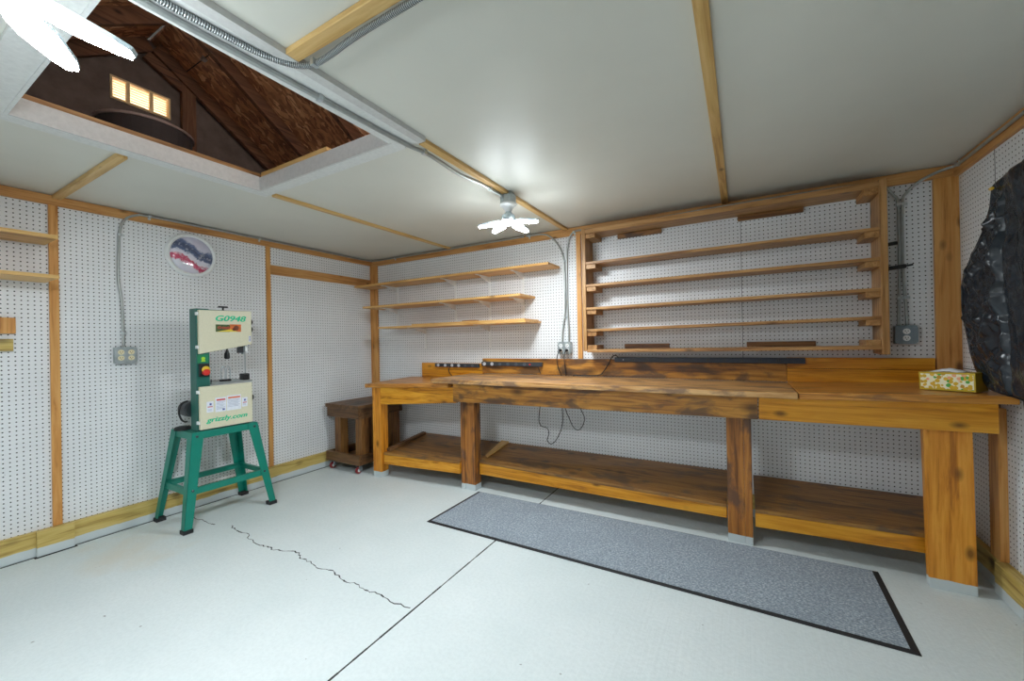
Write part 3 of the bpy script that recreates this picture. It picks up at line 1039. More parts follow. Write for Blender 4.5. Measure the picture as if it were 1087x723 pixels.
for xw, yw in ((0.125, -0.625), (0.50, -0.625), (0.125, -0.13), (0.50, -0.13)):
    cs = MB().box(xw - 0.028, xw + 0.028, yw - 0.02, yw + 0.028, 0.077, 0.087).box(xw - 0.019, xw - 0.015, yw - 0.016, yw + 0.022, 0.026, 0.077).box(xw + 0.015, xw + 0.019, yw - 0.016, yw + 0.022, 0.026, 0.077).build('caster', M['bright_steel'], c, bevel=0.001)
    w_ = MB().use(M['caster_red']).lathe((xw - 0.012, yw - 0.012, 0.031), (1, 0, 0), [(0, 0.024), (0.003, 0.031), (0.021, 0.031), (0.024, 0.024)], 24)
    w_.use(M['white_plastic']).lathe((xw - 0.0135, yw - 0.012, 0.031), (1, 0, 0), [(0, 0.015), (0.027, 0.015)], 16)
    w_.build('wheel', None, cs)

# ------------------------------------------------------------------ band saw on its green stand
bs = thing('band_saw', 'green and cream band saw on a splayed green steel stand by the left wall', 'band saw', (0.28, -1.71, 0))
FX, BX = 0.435, 0.125            # stand top front / back
TY0, TY1, TZ = -1.925, -1.508, 0.645
feet = {('f', 0): (0.50, -2.005), ('b', 0): (0.048, -2.005), ('f', 1): (0.50, -1.412), ('b', 1): (0.048, -1.412)}
top = {('f', 0): (FX, TY0), ('b', 0): (BX, TY0), ('f', 1): (FX, TY1), ('b', 1): (BX, TY1)}
MB().box(BX, FX, TY0, TY1, TZ - 0.004, TZ).box(FX - 0.004, FX, TY0, TY1, TZ - 0.05, TZ - 0.004).box(BX, BX + 0.004, TY0, TY1, TZ - 0.05, TZ - 0.004) \
    .box(BX + 0.004, FX - 0.004, TY0, TY0 + 0.004, TZ - 0.05, TZ - 0.004).box(BX + 0.004, FX - 0.004, TY1 - 0.004, TY1, TZ - 0.05, TZ - 0.004).build('stand_top', M['teal_front'], bs, bevel=0.001)
for key in feet:
    fx, fy = feet[key]
    tx, ty = top[key]
    sx = 1 if key[0] == 'f' else -1
    sy = -1 if key[1] == 0 else 1
    w0, w1, th = 0.072, 0.046, 0.0035
    # L-section angle leg, wider at the top
    b = MB()
    tx += sx * 0.003
    ty += sy * 0.003
    zt, zb = TZ - 0.002, 0.022
    # flange facing +-x
    b.hexa([(fx - sx * th, fy, zb), (fx, fy, zb), (fx, fy - sy * w1, zb), (fx - sx * th, fy - sy * w1, zb),
            (tx - sx * th, ty, zt), (tx, ty, zt), (tx, ty - sy * w0, zt), (tx - sx * th, ty - sy * w0, zt)])
    b.hexa([(fx - sx * w1, fy, zb), (fx, fy, zb), (fx, fy - sy * th, zb), (fx - sx * w1, fy - sy * th, zb),
            (tx - sx * w0, ty, zt), (tx, ty, zt), (tx, ty - sy * th, zt), (tx - sx * w0, ty - sy * th, zt)])
    leg = b.build('leg', M['teal_front'], bs, bevel=0.0008)
    MB().box(min(fx + sx * 0.006, fx - sx * 0.05), max(fx + sx * 0.006, fx - sx * 0.05), min(fy + sy * 0.006, fy - sy * 0.05), max(fy + sy * 0.006, fy - sy * 0.05), 0.0, 0.026).build('rubber_foot', M['black_rubber'], leg, bevel=0.002)
    for zz in (TZ - 0.03, 0.265):
        b = MB()
        k = (TZ - zz) / TZ
        px, py = tx + (fx - tx) * k, ty + (fy - ty) * k
        b.lathe((px, py - sy * 0.03, zz), (sx, 0, 0), [(0, 0.009), (0.004, 0.009), (0.006, 0.005)], 6)
        b.build('bolt', M['dark_steel'], leg)


def at_h(key, z):
    k = (TZ - z) / TZ
    return Vector((top[key][0] + (feet[key][0] - top[key][0]) * k, top[key][1] + (feet[key][1] - top[key][1]) * k, z))


for a, c2 in ((('f', 0), ('f', 1)), (('b', 0), ('b', 1)), (('f', 0), ('b', 0)), (('f', 1), ('b', 1))):
    p, q = at_h(a, 0.255), at_h(c2, 0.255)
    off = Vector((-0.008 if a[0] == 'f' else 0.008, 0, 0)) if a[0] == c2[0] else Vector((0, 0.008 if a[1] == 0 else -0.008, 0))
    MB().beam(p + off, q + off, 0.004, 0.042).beam(p + off * 2.0 + Vector((0, 0, 0.02)), q + off * 2.0 + Vector((0, 0, 0.02)), 0.022, 0.004).build('brace', M['teal_front'], bs)
# body column, upper and lower wheel housings, hinged doors
CB = 0.335
MB().box(CB, 0.428, -1.893, -1.812, TZ, 1.492).build('column', M['teal_body'], bs, bevel=0.004)
MB().prism([(CB + 0.01, -1.812, 1.19), (CB + 0.01, -1.812, 1.488), (CB + 0.01, -1.57, 1.488), (CB + 0.01, -1.56, 1.24)], (0.083, 0, 0)).build('upper_housing', M['teal_body'], bs, bevel=0.004)
MB().box(CB + 0.01, 0.428, -1.812, -1.562, TZ, 0.945).build('lower_housing', M['teal_body'], bs, bevel=0.004)
up = MB().prism([(0.429, -1.885, 1.177), (0.429, -1.885, 1.480), (0.429, -1.546, 1.488), (0.429, -1.546, 1.238)], (0.026, 0, 0)).build('upper_door', M['cream'], bs, bevel=0.004)
lo = MB().prism([(0.429, -1.885, 0.656), (0.429, -1.885, 0.951), (0.429, -1.548, 0.953), (0.429, -1.548, 0.656)], (0.026, 0, 0)).build('lower_door', M['cream'], bs, bevel=0.004)
for dr, zz in ((up, 1.455), (up, 1.225), (lo, 0.915), (lo, 0.705)):
    MB().box(0.425, 0.452, -1.897, -1.886, zz - 0.011, zz + 0.011).build('hinge', M['white_plastic'], dr, bevel=0.002)
PX = 0.4552
text_mesh('lettering', 'G0948', 0.056, M['teal_print'], up, (PX, -1.692, 1.425), (0, 1, 0), (0, 0, 1), shear=0.25, wide=1.3, bold=0.0022)
b = MB().use(M['banner_green']).box(PX - 0.0005, PX + 0.0006, -1.785, -1.695, 1.330, 1.383)
b.use(M['banner_orange']).box(PX - 0.0005, PX + 0.0006, -1.695, -1.620, 1.332, 1.386)
b.use(M['banner_yellow']).prism([(PX, -1.782, 1.331), (PX, -1.640, 1.332), (PX, -1.690, 1.350)], (0.0009, 0, 0))
b.use(M['brown_print']).lathe((PX, -1.652, 1.360), (1, 0, 0), [(0, 0.018), (0.001, 0.018)], 12).lathe((PX, -1.668, 1.350), (1, 0, 0), [(0, 0.011), (0.001, 0.011)], 12)
b.build('banner_sticker', None, up)
text_mesh('lettering', 'Grizzly', 0.026, M['sticker_red'], up, (PX + 0.0006, -1.735, 1.360), (0, 1, 0), (0, 0, 1), shear=0.2, wide=1.1, bold=0.0006)
b = MB().use(M['sticker_white']).box(PX - 0.0005, PX + 0.0004, -1.568, -1.552, 1.258, 1.302)
b.use(M['sticker_blue'])
for k in range(4):
    b.box(PX, PX + 0.0007, -1.5655, -1.5545, 1.263 + k * 0.010, 1.268 + k * 0.010)
b.build('small_sticker', None, up)
text_mesh('lettering', 'grizzly.com', 0.046, M['teal_print'], lo, (PX, -1.718, 0.716), (0, 1, 0), (0, 0, 1), shear=0.25, wide=1.25, bold=0.0018)
for y0, y1, z0, z1, head in ((-1.848, -1.806, 0.770, 0.845, 'sticker_red'), (-1.795, -1.726, 0.765, 0.866, 'sticker_red'), (-1.722, -1.628, 0.765, 0.872, 'sticker_orange'), (-1.622, -1.584, 0.778, 0.846, 'sticker_red')):
    b = MB().use(M['sticker_white']).box(PX - 0.0005, PX + 0.0003, y0, y1, z0, z1)
    big = z1 - z0 > 0.09
    b.use(M[head])
    if big:
        b.box(PX, PX + 0.0006, y0 + 0.008, y1 - 0.006, z1 - 0.022, z1 - 0.011)
    else:
        b.box(PX, PX + 0.0006, y0 + 0.006, y1 - 0.006, z1 - 0.040, z1 - 0.034)
    b.use(M['sticker_grey'])
    if big:
        for k in range(6):
            b.box(PX, PX + 0.0005, y0 + 0.008, y1 - 0.008 - 0.01 * (k % 2), z1 - 0.034 - k * 0.0095, z1 - 0.030 - k * 0.0095)
    else:
        b.box(PX, PX + 0.0005, y0 + 0.006, y1 - 0.010, z0 + 0.010, z0 + 0.014).box(PX, PX + 0.0005, y0 + 0.006, y1 - 0.010, z0 + 0.018, z0 + 0.022)
    b.use(M['sticker_blue'])
    if big and head == 'sticker_red':
        b.box(PX, PX + 0.0006, y1 - 0.024, y1 - 0.010, z0 + 0.008, z0 + 0.020)
    elif not big:
        b.box(PX, PX + 0.0006, y1 - 0.024, y1 - 0.012, z1 - 0.026, z1 - 0.012)
    b.build('warning_label', None, lo)
# sticker and switch on the column
b = MB().use(M['sticker_green']).box(0.428, 0.4288, -1.886, -1.820, 1.115, 1.172)
b.use(M['lime_print']).lathe((0.4285, -1.852, 1.145), (1, 0, 0), [(0, 0.012), (0.0008, 0.012)], 10).prism([(0.4285, -1.866, 1.124), (0.4285, -1.838, 1.124), (0.4285, -1.846, 1.140), (0.4285, -1.858, 1.140)], (0.0008, 0, 0))
b.build('column_sticker', None, bs)
sw = MB().box(0.428, 0.446, -1.882, -1.822, 1.022, 1.110).build('switch_box', M['black_plastic'], bs, bevel=0.003)
MB().use(M['yellow']).lathe((0.446, -1.846, 1.068), (1, 0, 0), [(0, 0.024), (0.008, 0.024), (0.012, 0.018)], 20).use(M['red_plastic']).lathe((0.446, -1.846, 1.050), (1, 0, 0), [(0, 0.022), (0.016, 0.022), (0.020, 0.016)], 20).build('stop_paddle', None, sw)
# knobs
k_ = MB().cyl((0.40, -1.712, 1.488), (0.40, -1.712, 1.512), 0.006, 12).build('tension_knob', M['black_plastic'], bs)
MB().box(0.392, 0.408, -1.742, -1.682, 1.507, 1.519).build('cross_bar', M['black_plastic'], k_, bevel=0.003)
for yk, zk in ((-1.56, 1.408), (-1.56, 1.352), (-1.56, 0.835)):
    MB().cyl((0.41, yk, zk), (0.41, yk + 0.018, zk), 0.006, 10).lathe((0.41, yk + 0.016, zk), (0, 1, 0), [(0, 0.014), (0.004, 0.022), (0.018, 0.022), (0.024, 0.014)], 12).build('knob', M['black_plastic'], bs, smooth=False)
# blade, guides, guard post, handle
MB().box(0.385, 0.395, -1.565, -1.561, 0.955, 1.24).build('blade', M['bright_steel'], bs)
MB().box(0.375, 0.399, -1.582, -1.567, 1.165, 1.26).build('guide_post', M['galv'], bs, bevel=0.001)
MB().box(0.37, 0.41, -1.612, -1.583, 1.175, 1.235).build('upper_guide', M['dark_steel'], bs, bevel=0.003)
MB().box(0.405, 0.413, -1.572, -1.552, 1.185, 1.235).build('blade_guard', M['white_plastic'], bs, bevel=0.001)
MB().cyl((0.405, -1.556, 1.222), (0.405, -1.532, 1.246), 0.005, 8).build('lock_lever', M['sticker_blue'], bs)
MB().box(0.36, 0.42, -1.592, -1.545, 0.972, 1.02).build('lower_guide', M['black_plastic'], bs, bevel=0.006)
MB().cyl((0.40, -1.690, 1.215), (0.40, -1.690, 1.185), 0.007, 10).lathe((0.40, -1.690, 1.190), (0, 0, -1), [(0, 0.010), (0.014, 0.018), (0.048, 0.020), (0.056, 0.012)], 6).build('guide_handle', M['black_plastic'], bs)
MB().box(0.16, 0.425, -1.80, -1.53, 0.957, 0.971).build('table', M['galv'], bs, bevel=0.002)
mg = MB().box(0.385, 0.41, -1.738, -1.668, 0.9715, 0.988).build('miter_gauge', M['black_plastic'], bs, bevel=0.003)
b = MB()
for yy in (-1.716, -1.684):
    pts = [(0.397, yy - 0.012, 0.985), (0.397, yy - 0.013, 1.05), (0.397, yy, 1.083), (0.397, yy + 0.013, 1.05), (0.397, yy + 0.012, 0.985)]
    b.tube(pts, 0.0045, 8)
b.build('gauge_clamp', M['bright_steel'], mg, smooth=True)
MB().cyl((0.39, -1.79, 0.971), (0.39, -1.79, 0.995), 0.004, 8).build('fence_stop', M['dark_steel'], bs)
# motor behind the column
mo = MB().lathe((0.215, -1.872, 0.79), (1, 0, 0), [(0, 0.025), (0.01, 0.055), (0.105, 0.055), (0.118, 0.045)], 24).box(0.23, 0.334, -1.88, -1.82, 0.75, 0.83).build('motor', M['dark_steel'], bs)
MB().tube([(0.30, -1.895, 0.85), (0.30, -1.93, 0.835), (0.30, -1.948, 0.78), (0.30, -1.93, 0.72), (0.30, -1.90, 0.705)], 0.006, 8).build('motor_cord', M['black_rubber'], mo, smooth=True)
MB().lathe((0.24, -1.905, TZ), (0, 0, 1), [(0, 0.05), (0.02, 0.045), (0.025, 0.03)], 20).build('base_pad', M['black_rubber'], bs)

# ------------------------------------------------------------------ round dial on the left wall
d_ = thing('wall_dial', 'round wall dial with pale frame and red, white and blue picture', 'wall dial', (0.001, -1.745, 1.93))
DC = (0.001, -1.745, 1.93)
MB().lathe(DC, (1, 0, 0), [(0, 0.166), (0.018, 0.166), (0.030, 0.158), (0.032, 0.150), (0.026, 0.140), (0.018, 0.137)], 64, caps=False).lathe((0.0012, -1.745, 1.93), (1, 0, 0), [(0, 0.164), (0.012, 0.164)], 64).build('frame', M['white_plastic'], d_, smooth=False)
MB().lathe((0.0135, -1.745, 1.93), (1, 0, 0), [(0, 0.1405), (0.007, 0.138), (0.013, 0.09), (0.015, 0.03)], 64).build('face', M['dial'], d_, smooth=True)
MB().beam((0.031, -1.70, 1.935), (0.031, -1.652, 1.955), 0.002, 0.0025).build('needle', M['dark_steel'], d_)


# ------------------------------------------------------------------ electrical boxes, conduits
def outlet(name, label, orient, c, w, h, duplexes, deep=0.045, body='galv', face='ivory'):
    """orient 'L' on left wall (faces +x), 'B' on the back wall (faces -y); duplexes: list of horizontal offsets"""
    def P(a, z, d):          # a: along the wall (photo right), d: out from the wall
        return (d, c[0] + a, c[1] + z) if orient == 'L' else (c[0] + a, -d, c[1] + z)
    o = thing(name, label, 'outlet', P(0, 0, 0.001))

    def pbox(mb, a0, a1, z0, z1, d0, d1):
        p, q = P(a0, z0, d0), P(a1, z1, d1)
        return mb.box(min(p[0], q[0]), max(p[0], q[0]), min(p[1], q[1]), max(p[1], q[1]), min(p[2], q[2]), max(p[2], q[2]))
    pbox(MB(), -w / 2, w / 2, -h / 2, h / 2, 0.001, deep).build('box', M[body], o, bevel=0.004)
    k = 0.012
    poly = [(-w / 2 + k, -h / 2 - .002), (w / 2 - k, -h / 2 - .002), (w / 2 + .002, -h / 2 + k), (w / 2 + .002, h / 2 - k), (w / 2 - k, h / 2 + .002), (-w / 2 + k, h / 2 + .002), (-w / 2 - .002, h / 2 - k), (-w / 2 - .002, -h / 2 + k)]
    q = Vector(P(0, 0, deep + 0.004)) - Vector(P(0, 0, deep + 0.0005))
    cv = MB().prism([P(a, z, deep + 0.0005) for a, z in poly], q).build('cover_plate', M[body], o, bevel=0.001)
    n = Vector(P(0, 0, 1)) - Vector(P(0, 0, 0))
    for a in duplexes:
        for z in (0.0195, -0.0195):
            b = MB().use(M[face]).lathe(P(a, z, deep + 0.004), n, [(0, 0.0165), (0.003, 0.0165)], 20)
            b.use(M['dark_gap'])
            pbox(b, a - 0.0075, a - 0.0050, z - 0.002, z + 0.007, deep + 0.0069, deep + 0.0075)
            pbox(b, a + 0.0050, a + 0.0075, z - 0.001, z + 0.006, deep + 0.0069, deep + 0.0075)
            pbox(b, a - 0.002, a + 0.002, z - 0.009, z - 0.005, deep + 0.0069, deep + 0.0075)
            b.build('receptacle', None, cv)
    return o


outlet('outlet_box', 'steel outlet box with four sockets on the left pegboard wall', 'L', (-2.141, 1.180), 0.108, 0.108, (-0.026, 0.026))
outlet('outlet_box', 'grey outlet box with black plugs beside the left edge of the slatted unit', 'B', (2.37, 1.162), 0.112, 0.10, (-0.028, 0.028), face='white_plastic')
outlet('outlet_box', 'bluish grey outlet box with one white duplex on the right of the back wall', 'B', (4.500, 1.222), 0.096, 0.105, (0.0,), body='box_grey', face='white_plastic')


def conduit(label, pts, r, straps, mat='conduit', smooth=8, pitch=None):
    o = thing('conduit', label, 'conduit', pts[0])
    MB().tube(pts, r, 10, smooth, pitch).build('pipe', M[mat], o, smooth=True)
    for p, d, nrm in straps:
        # U-strap over the pipe, screwed flat either side
        p, d, nrm = Vector(p), Vector(d).normalized(), Vector(nrm).normalized()
        s = d.cross(nrm).normalized()
        b = MB()
        b.beam(p - d * 0.008, p + d * 0.008, (r + 0.002) * 2, (r + 0.002) * 2, up=nrm)
        b.beam(p + s * (r + 0.008) - d * 0.008 - nrm * (r - 0.001), p + s * (r + 0.008) + d * 0.008 - nrm * (r - 0.001), 0.018, 0.002, up=nrm)
        b.build('strap', M['strap'], o, bevel=0.001)
    return o


# left wall: up from the box, over the top trim and along to the corner
conduit('grey conduit rising from the left wall outlet box and running along the wall top',
        [(0.012, -2.143, 1.238), (0.012, -2.143, 1.32), (0.012, -2.150, 1.55), (0.012, -2.165, 1.70), (0.012, -2.160, 1.90), (0.012, -2.155, 2.02), (0.018, -2.13, 2.105), (0.031, -2.07, 2.150), (0.031, -1.98, 2.160), (0.031, -1.5, 2.161), (0.031, -0.8, 2.161), (0.031, -0.10, 2.161), (0.06, -0.04, 2.161), (0.12, -0.03, 2.160), (0.8, -0.03, 2.158), (1.6, -0.03, 2.158), (2.0, -0.03, 2.158)],
        0.0075, [((0.012, -2.145, 1.33), (0, 0, 1), (1, 0, 0)), ((0.012, -2.155, 2.0), (0, 0, 1), (1, 0, 0)), ((0.031, -2.0, 2.160), (0, 1, 0), (1, 0, 0)), ((0.031, -1.25, 2.161), (0, 1, 0), (1, 0, 0)), ((0.4, -0.03, 2.159), (1, 0, 0), (0, -1, 0))])
# down to the centre box
conduit('left one of two grey conduits dropping to the plugged outlet box',
        [(2.02, -0.03, 2.158), (2.16, -0.03, 2.155), (2.24, -0.03, 2.13), (2.31, -0.026, 2.06), (2.355, -0.016, 1.97), (2.37, -0.012, 1.86), (2.372, -0.012, 1.5), (2.345, -0.012, 1.30), (2.342, -0.014, 1.213)],
        0.0075, [((2.05, -0.03, 2.158), (1, 0, 0), (0, -1, 0)), ((2.37, -0.012, 1.90), (0, 0, 1), (0, -1, 0)), ((2.368, -0.012, 1.42), (0, 0, 1), (0, -1, 0))])
conduit('grey conduit from the plugged outlet box up and over the top of the slatted unit',
        [(2.400, -0.014, 1.213), (2.402, -0.012, 1.30), (2.396, -0.012, 1.42), (2.392, -0.012, 1.60), (2.396, -0.012, 1.95), (2.41, -0.018, 2.04), (2.44, -0.028, 2.105), (2.49, -0.033, 2.135), (2.60, -0.05, 2.125), (2.9, -0.10, 2.107), (3.4, -0.14, 2.107), (3.9, -0.14, 2.110), (4.25, -0.12, 2.112), (4.38, -0.06, 2.114), (4.425, -0.03, 2.10), (4.462, -0.016, 2.05), (4.484, -0.012, 1.98), (4.484, -0.012, 1.6), (4.478, -0.012, 1.42), (4.474, -0.014, 1.275)],
        0.0075, [((2.47, -0.033, 2.128), (1, 0, 0.4), (0, -1, 0)), ((4.484, -0.012, 1.99), (0, 0, 1), (0, -1, 0)), ((4.480, -0.012, 1.44), (0, 0, 1), (0, -1, 0))])
conduit('grey conduit from the right outlet box up to the right wall top board',
        [(4.512, -0.014, 1.275), (4.508, -0.012, 1.42), (4.500, -0.012, 1.6), (4.502, -0.012, 1.98), (4.52, -0.016, 2.05), (4.57, -0.03, 2.10), (4.64, -0.035, 2.135), (4.69, -0.06, 2.145), (4.706, -0.12, 2.142), (4.706, -0.5, 2.140), (4.706, -1.2, 2.140), (4.706, -2.5, 2.140)],
        0.0075, [((4.506, -0.012, 1.44), (0, 0, 1), (0, -1, 0)), ((4.502, -0.012, 1.99), (0, 0, 1), (0, -1, 0)), ((4.703, -0.10, 2.143), (0, 1, 0), (-1, 0, 0))])
# ceiling runs beside the hatch
zc = H - 0.026
conduit('straight grey conduit beside the attic hatch running to the rear ceiling light',
        [(2.318, -2.98, zc), (2.30, -2.75, zc), (2.312, -2.35, zc), (2.330, -1.85, zc), (2.352, -1.70, zc), (2.345, -1.45, zc - 0.004), (2.365, -1.25, zc), (2.372, -1.08, zc - 0.004), (2.376, -1.01, zc - 0.012)],
        0.010, [((2.316, -2.25, zc), (0, 1, 0), (0, 0, -1)), ((2.352, -1.72, zc), (0, 1, 0), (0, 0, -1)), ((2.37, -1.16, zc), (0, 1, 0), (0, 0, -1))])
conduit('flexible ribbed metal cable curving from the hatch edge along the ceiling batten',
        [(2.362, -3.0, zc), (2.345, -2.80, zc), (2.347, -2.66, zc), (2.362, -2.50, zc), (2.400, -2.41, zc), (2.46, -2.379, zc - 0.004), (2.54, -2.373, zc - 0.002), (2.66, -2.383, zc - 0.002), (2.80, -2.387, zc - 0.002), (3.1, -2.388, zc - 0.002), (3.6, -2.388, zc - 0.002)],
        0.0095, [((2.475, -2.378, zc - 0.003), (1, 0, 0), (0, 0, -1))], 'flex', 10, 0.0065)


# ------------------------------------------------------------------ ceiling LED lights
def led_light(label, c, blades, base):
    """c: centre of the lamp head, blades: unit directions with lengths; base: point on the ceiling"""
    cx, cy, cz = c
    o = thing('ceiling_light', label, 'ceiling light', (base[0], base[1], H - 0.001), 'five-blade LED lights')
    bx, by = base
    MB().lathe((bx, by, H - 0.022), (0, 0, -1), [(0, 0.052), (0.05, 0.052)], 8).box(bx - 0.03, bx + 0.03, by - 0.03, by + 0.03, H - 0.022, H - 0.001).build('junction_box', M['galv'], o, bevel=0.002)
    MB().lathe((bx, by, H - 0.073), (0, 0, -1), [(0, 0.054), (0.010, 0.054), (0.022, 0.036), (0.040, 0.024), (0.052, 0.022)], 28).build('lampholder', M['white_plastic'], o, smooth=False)
    top_z = H - 0.118
    hd = MB().lathe((cx, cy, top_z), (0, 0, -1), [(0, 0.018), (0.012, 0.020), (0.03, 0.042), (top_z - cz - 0.008, 0.046), (top_z - cz - 0.001, 0.046)], 24).build('lamp_head', M['lamp_grey'], o)
    MB().lathe((cx, cy, cz - 0.001), (0, 0, -1), [(0, 0.040), (0.008, 0.040), (0.012, 0.03)], 24).build('centre_lens', M['led'], hd)
    for (dx, dy, dz), L, wd in blades:
        d = Vector((dx, dy, dz)).normalized()
        s = d.cross(Vector((0, 0, 1))).normalized()
        n = s.cross(d).normalized()
        p0 = Vector((cx, cy, cz)) + d * 0.047
        # the long bent-diamond outline of a fold-out panel
        prof = [(0.0, 0.40), (0.22, 0.86), (0.45, 1.0), (0.86, 0.62), (1.0, 0.34)]
        poly = [p0 + d * (L * u) + s * (wd / 2 * w) for u, w in prof] + [p0 + d * (L * u) - s * (wd / 2 * w) for u, w in reversed(prof)]
        bl = MB().prism([p + n * 0.004 for p in poly], n * 0.012).build('blade', M['lamp_grey'], o, bevel=0.001)
        ctr = sum(poly, Vector((0, 0, 0))) / len(poly)
        MB().prism([ctr + (p - ctr) * 0.97 - n * 0.003 for p in poly], n * 0.0068).build('led_panel', M['led'], bl)
    return o


def bl5(a0, tilt, L, wd):
    return [((math.cos(a0 + 2 * PI * k / 5), math.sin(a0 + 2 * PI * k / 5), tilt[k]), L, wd) for k in range(5)]


led_light('glowing five-blade light on the ceiling toward the back wall', (2.392, -0.985, 1.985), bl5(math.radians(8), (-0.10, -0.12, -0.10, -0.22, -0.22), 0.150, 0.066), (2.392, -0.985))
led_light('glowing five-blade light at the ceiling hatch, cut by the top left corner', (2.330, -3.02, 1.985),
          [((0.534, 0.769, -0.352), 0.203, 0.075), ((-0.73, 0.677, -0.09), 0.203, 0.075), ((-0.95, -0.35, -0.1), 0.203, 0.075), ((0.1, -0.95, -0.25), 0.203, 0.075), ((0.93, -0.25, -0.38), 0.203, 0.075)], (2.330, -3.02))


# ------------------------------------------------------------------ power strips and cords
def power_strip(label, x0, x1, z0, z1, y, body, discs, extra=None):
    o = thing('power_strip', label, 'power strip', ((x0 + x1) / 2, y, z0), 'power strips along the bench backs')
    MB().box(x0, x1, y - 0.028, y, z0, z1).build('body', M[body], o, bevel=0.003)
    for xd, m, r in discs:
        b = MB().use(M[m]).lathe((xd, y - 0.028, (z0 + z1) / 2), (0, -1, 0), [(0, r), (0.003, r)], 20)
        if m != 'red_plastic':
            b.use(M['dark_gap'])
            for dx in (-0.006, 0.005):
                b.box(xd + dx, xd + dx + 0.0018, y - 0.0315, y - 0.0309, (z0 + z1) / 2 - 0.002, (z0 + z1) / 2 + 0.008)
        b.build('switch' if m == 'red_plastic' else 'socket', None, o)
    if extra:
        extra(o)
    return o


def cord(o, pts, r=0.0035):
    MB().tube(pts, r, 8).build('cord', M['black_rubber'], o, smooth=True)


power_strip('left black power strip with four pale sockets on the short bench backboard', 0.965, 1.500, 0.982, 1.018, -0.0330, 'strip_body',
            [(1.01, 'socket_pale', 0.015), (1.10, 'socket_pale', 0.015), (1.185, 'socket_pale', 0.015), (1.268, 'socket_pale', 0.015), (1.345, 'socket_dark', 0.014), (1.43, 'socket_dark', 0.014)],
            lambda o: cord(o, [(1.15, -0.048, 0.983), (1.13, -0.045, 0.955), (1.14, -0.042, 0.92), (1.17, -0.042, 0.892)]))
power_strip('black power strip with two pale sockets and a red switch, left of the plugs', 1.535, 2.165, 1.000, 1.038, -0.0340, 'strip_body',
            [(1.57, 'socket_pale', 0.016), (1.655, 'socket_pale', 0.016), (1.74, 'socket_dark', 0.015), (1.825, 'socket_dark', 0.015), (1.91, 'socket_dark', 0.015), (1.995, 'socket_dark', 0.015), (2.05, 'red_plastic', 0.008)],
            lambda o: cord(o, [(2.12, -0.048, 1.001), (2.13, -0.045, 0.97), (2.145, -0.042, 0.934)]))
power_strip('longest, dark blue power strip under the slatted shelf unit', 2.80, 4.02, 1.048, 1.085, -0.0360, 'strip_blue',
            [(2.868, 'socket_pale', 0.006)] + [(2.94 + 0.104 * k, 'strip_body', 0.014) for k in range(10)],
            lambda o: cord(o, [(2.835, -0.063, 1.076), (2.812, -0.072, 1.10), (2.783, -0.07, 1.088), (2.75, -0.065, 1.03), (2.71, -0.06, 0.972), (2.675, -0.06, 0.942), (2.59, -0.06, 0.936), (2.50, -0.06, 0.938), (2.455, -0.075, 0.9325)], 0.0042))


def plug_cord(label, px, pts, r=0.0036):
    o = thing('extension_cord', label, 'cord', (px, -0.06, 1.143))
    MB().lathe((px, -0.0535, 1.1425), (0, -1, 0), [(0, 0.012), (0.016, 0.013), (0.022, 0.008)], 14).build('plug', M['black_plastic'], o)
    MB().tube(pts, r, 8).build('cable', M['black_rubber'], o, smooth=True)
    return o


plug_cord('black cord from the left plug, hanging in a crooked loop under the middle bench', 2.342,
          [(2.342, -0.076, 1.1425), (2.325, -0.075, 1.115), (2.310, -0.066, 1.07), (2.314, -0.055, 1.00), (2.336, -0.046, 0.935), (2.345, -0.0435, 0.91), (2.350, -0.046, 0.80), (2.365, -0.10, 0.68), (2.367, -0.10, 0.563), (2.349, -0.10, 0.478), (2.301, -0.10, 0.385), (2.255, -0.10, 0.352), (2.222, -0.10, 0.381), (2.239, -0.10, 0.437), (2.224, -0.10, 0.482), (2.168, -0.10, 0.496), (2.147, -0.10, 0.546), (2.160, -0.10, 0.66), (2.17, -0.08, 0.80)])
plug_cord('black cord from the right plug, hanging in a smooth open loop under the middle bench', 2.398,
          [(2.398, -0.076, 1.1425), (2.383, -0.075, 1.11), (2.376, -0.064, 1.05), (2.380, -0.048, 0.95), (2.381, -0.0435, 0.91), (2.384, -0.046, 0.80), (2.389, -0.10, 0.68), (2.428, -0.10, 0.576), (2.458, -0.10, 0.515), (2.497, -0.10, 0.492), (2.533, -0.10, 0.518), (2.558, -0.10, 0.586), (2.539, -0.10, 0.640), (2.509, -0.10, 0.70), (2.49, -0.08, 0.80)])

# ------------------------------------------------------------------ floor mat
m_ = thing('floor_mat', 'long grey ribbed floor mat with a black rubber border before the benches', 'mat', (3.0, -0.8, 0))
MP = [(1.779, -1.118), (4.243, -1.118), (4.260, -0.478), (1.783, -0.500)]
ctr = Vector((3.016, -0.80))
ins = []
for (x, y) in MP:
    ins.append((x + (0.028 if x < 3 else -0.028), y + (0.019 if y < -0.8 else -0.016)))
MB().hexa([(x, y, 0.002) for x, y in ins] + [(x, y, 0.009) for x, y in ins]).build('carpet', M['carpet'], m_)
b = MB()
for i in range(4):
    j = (i + 1) % 4
    b.hexa([(*MP[i], 0.001), (*MP[j], 0.001), (*ins[j], 0.001), (*ins[i], 0.001), (*MP[i], 0.003), (*MP[j], 0.003), (*ins[j], 0.007), (*ins[i], 0.007)])
b.build('rubber_border', M['black_rubber'], m_)

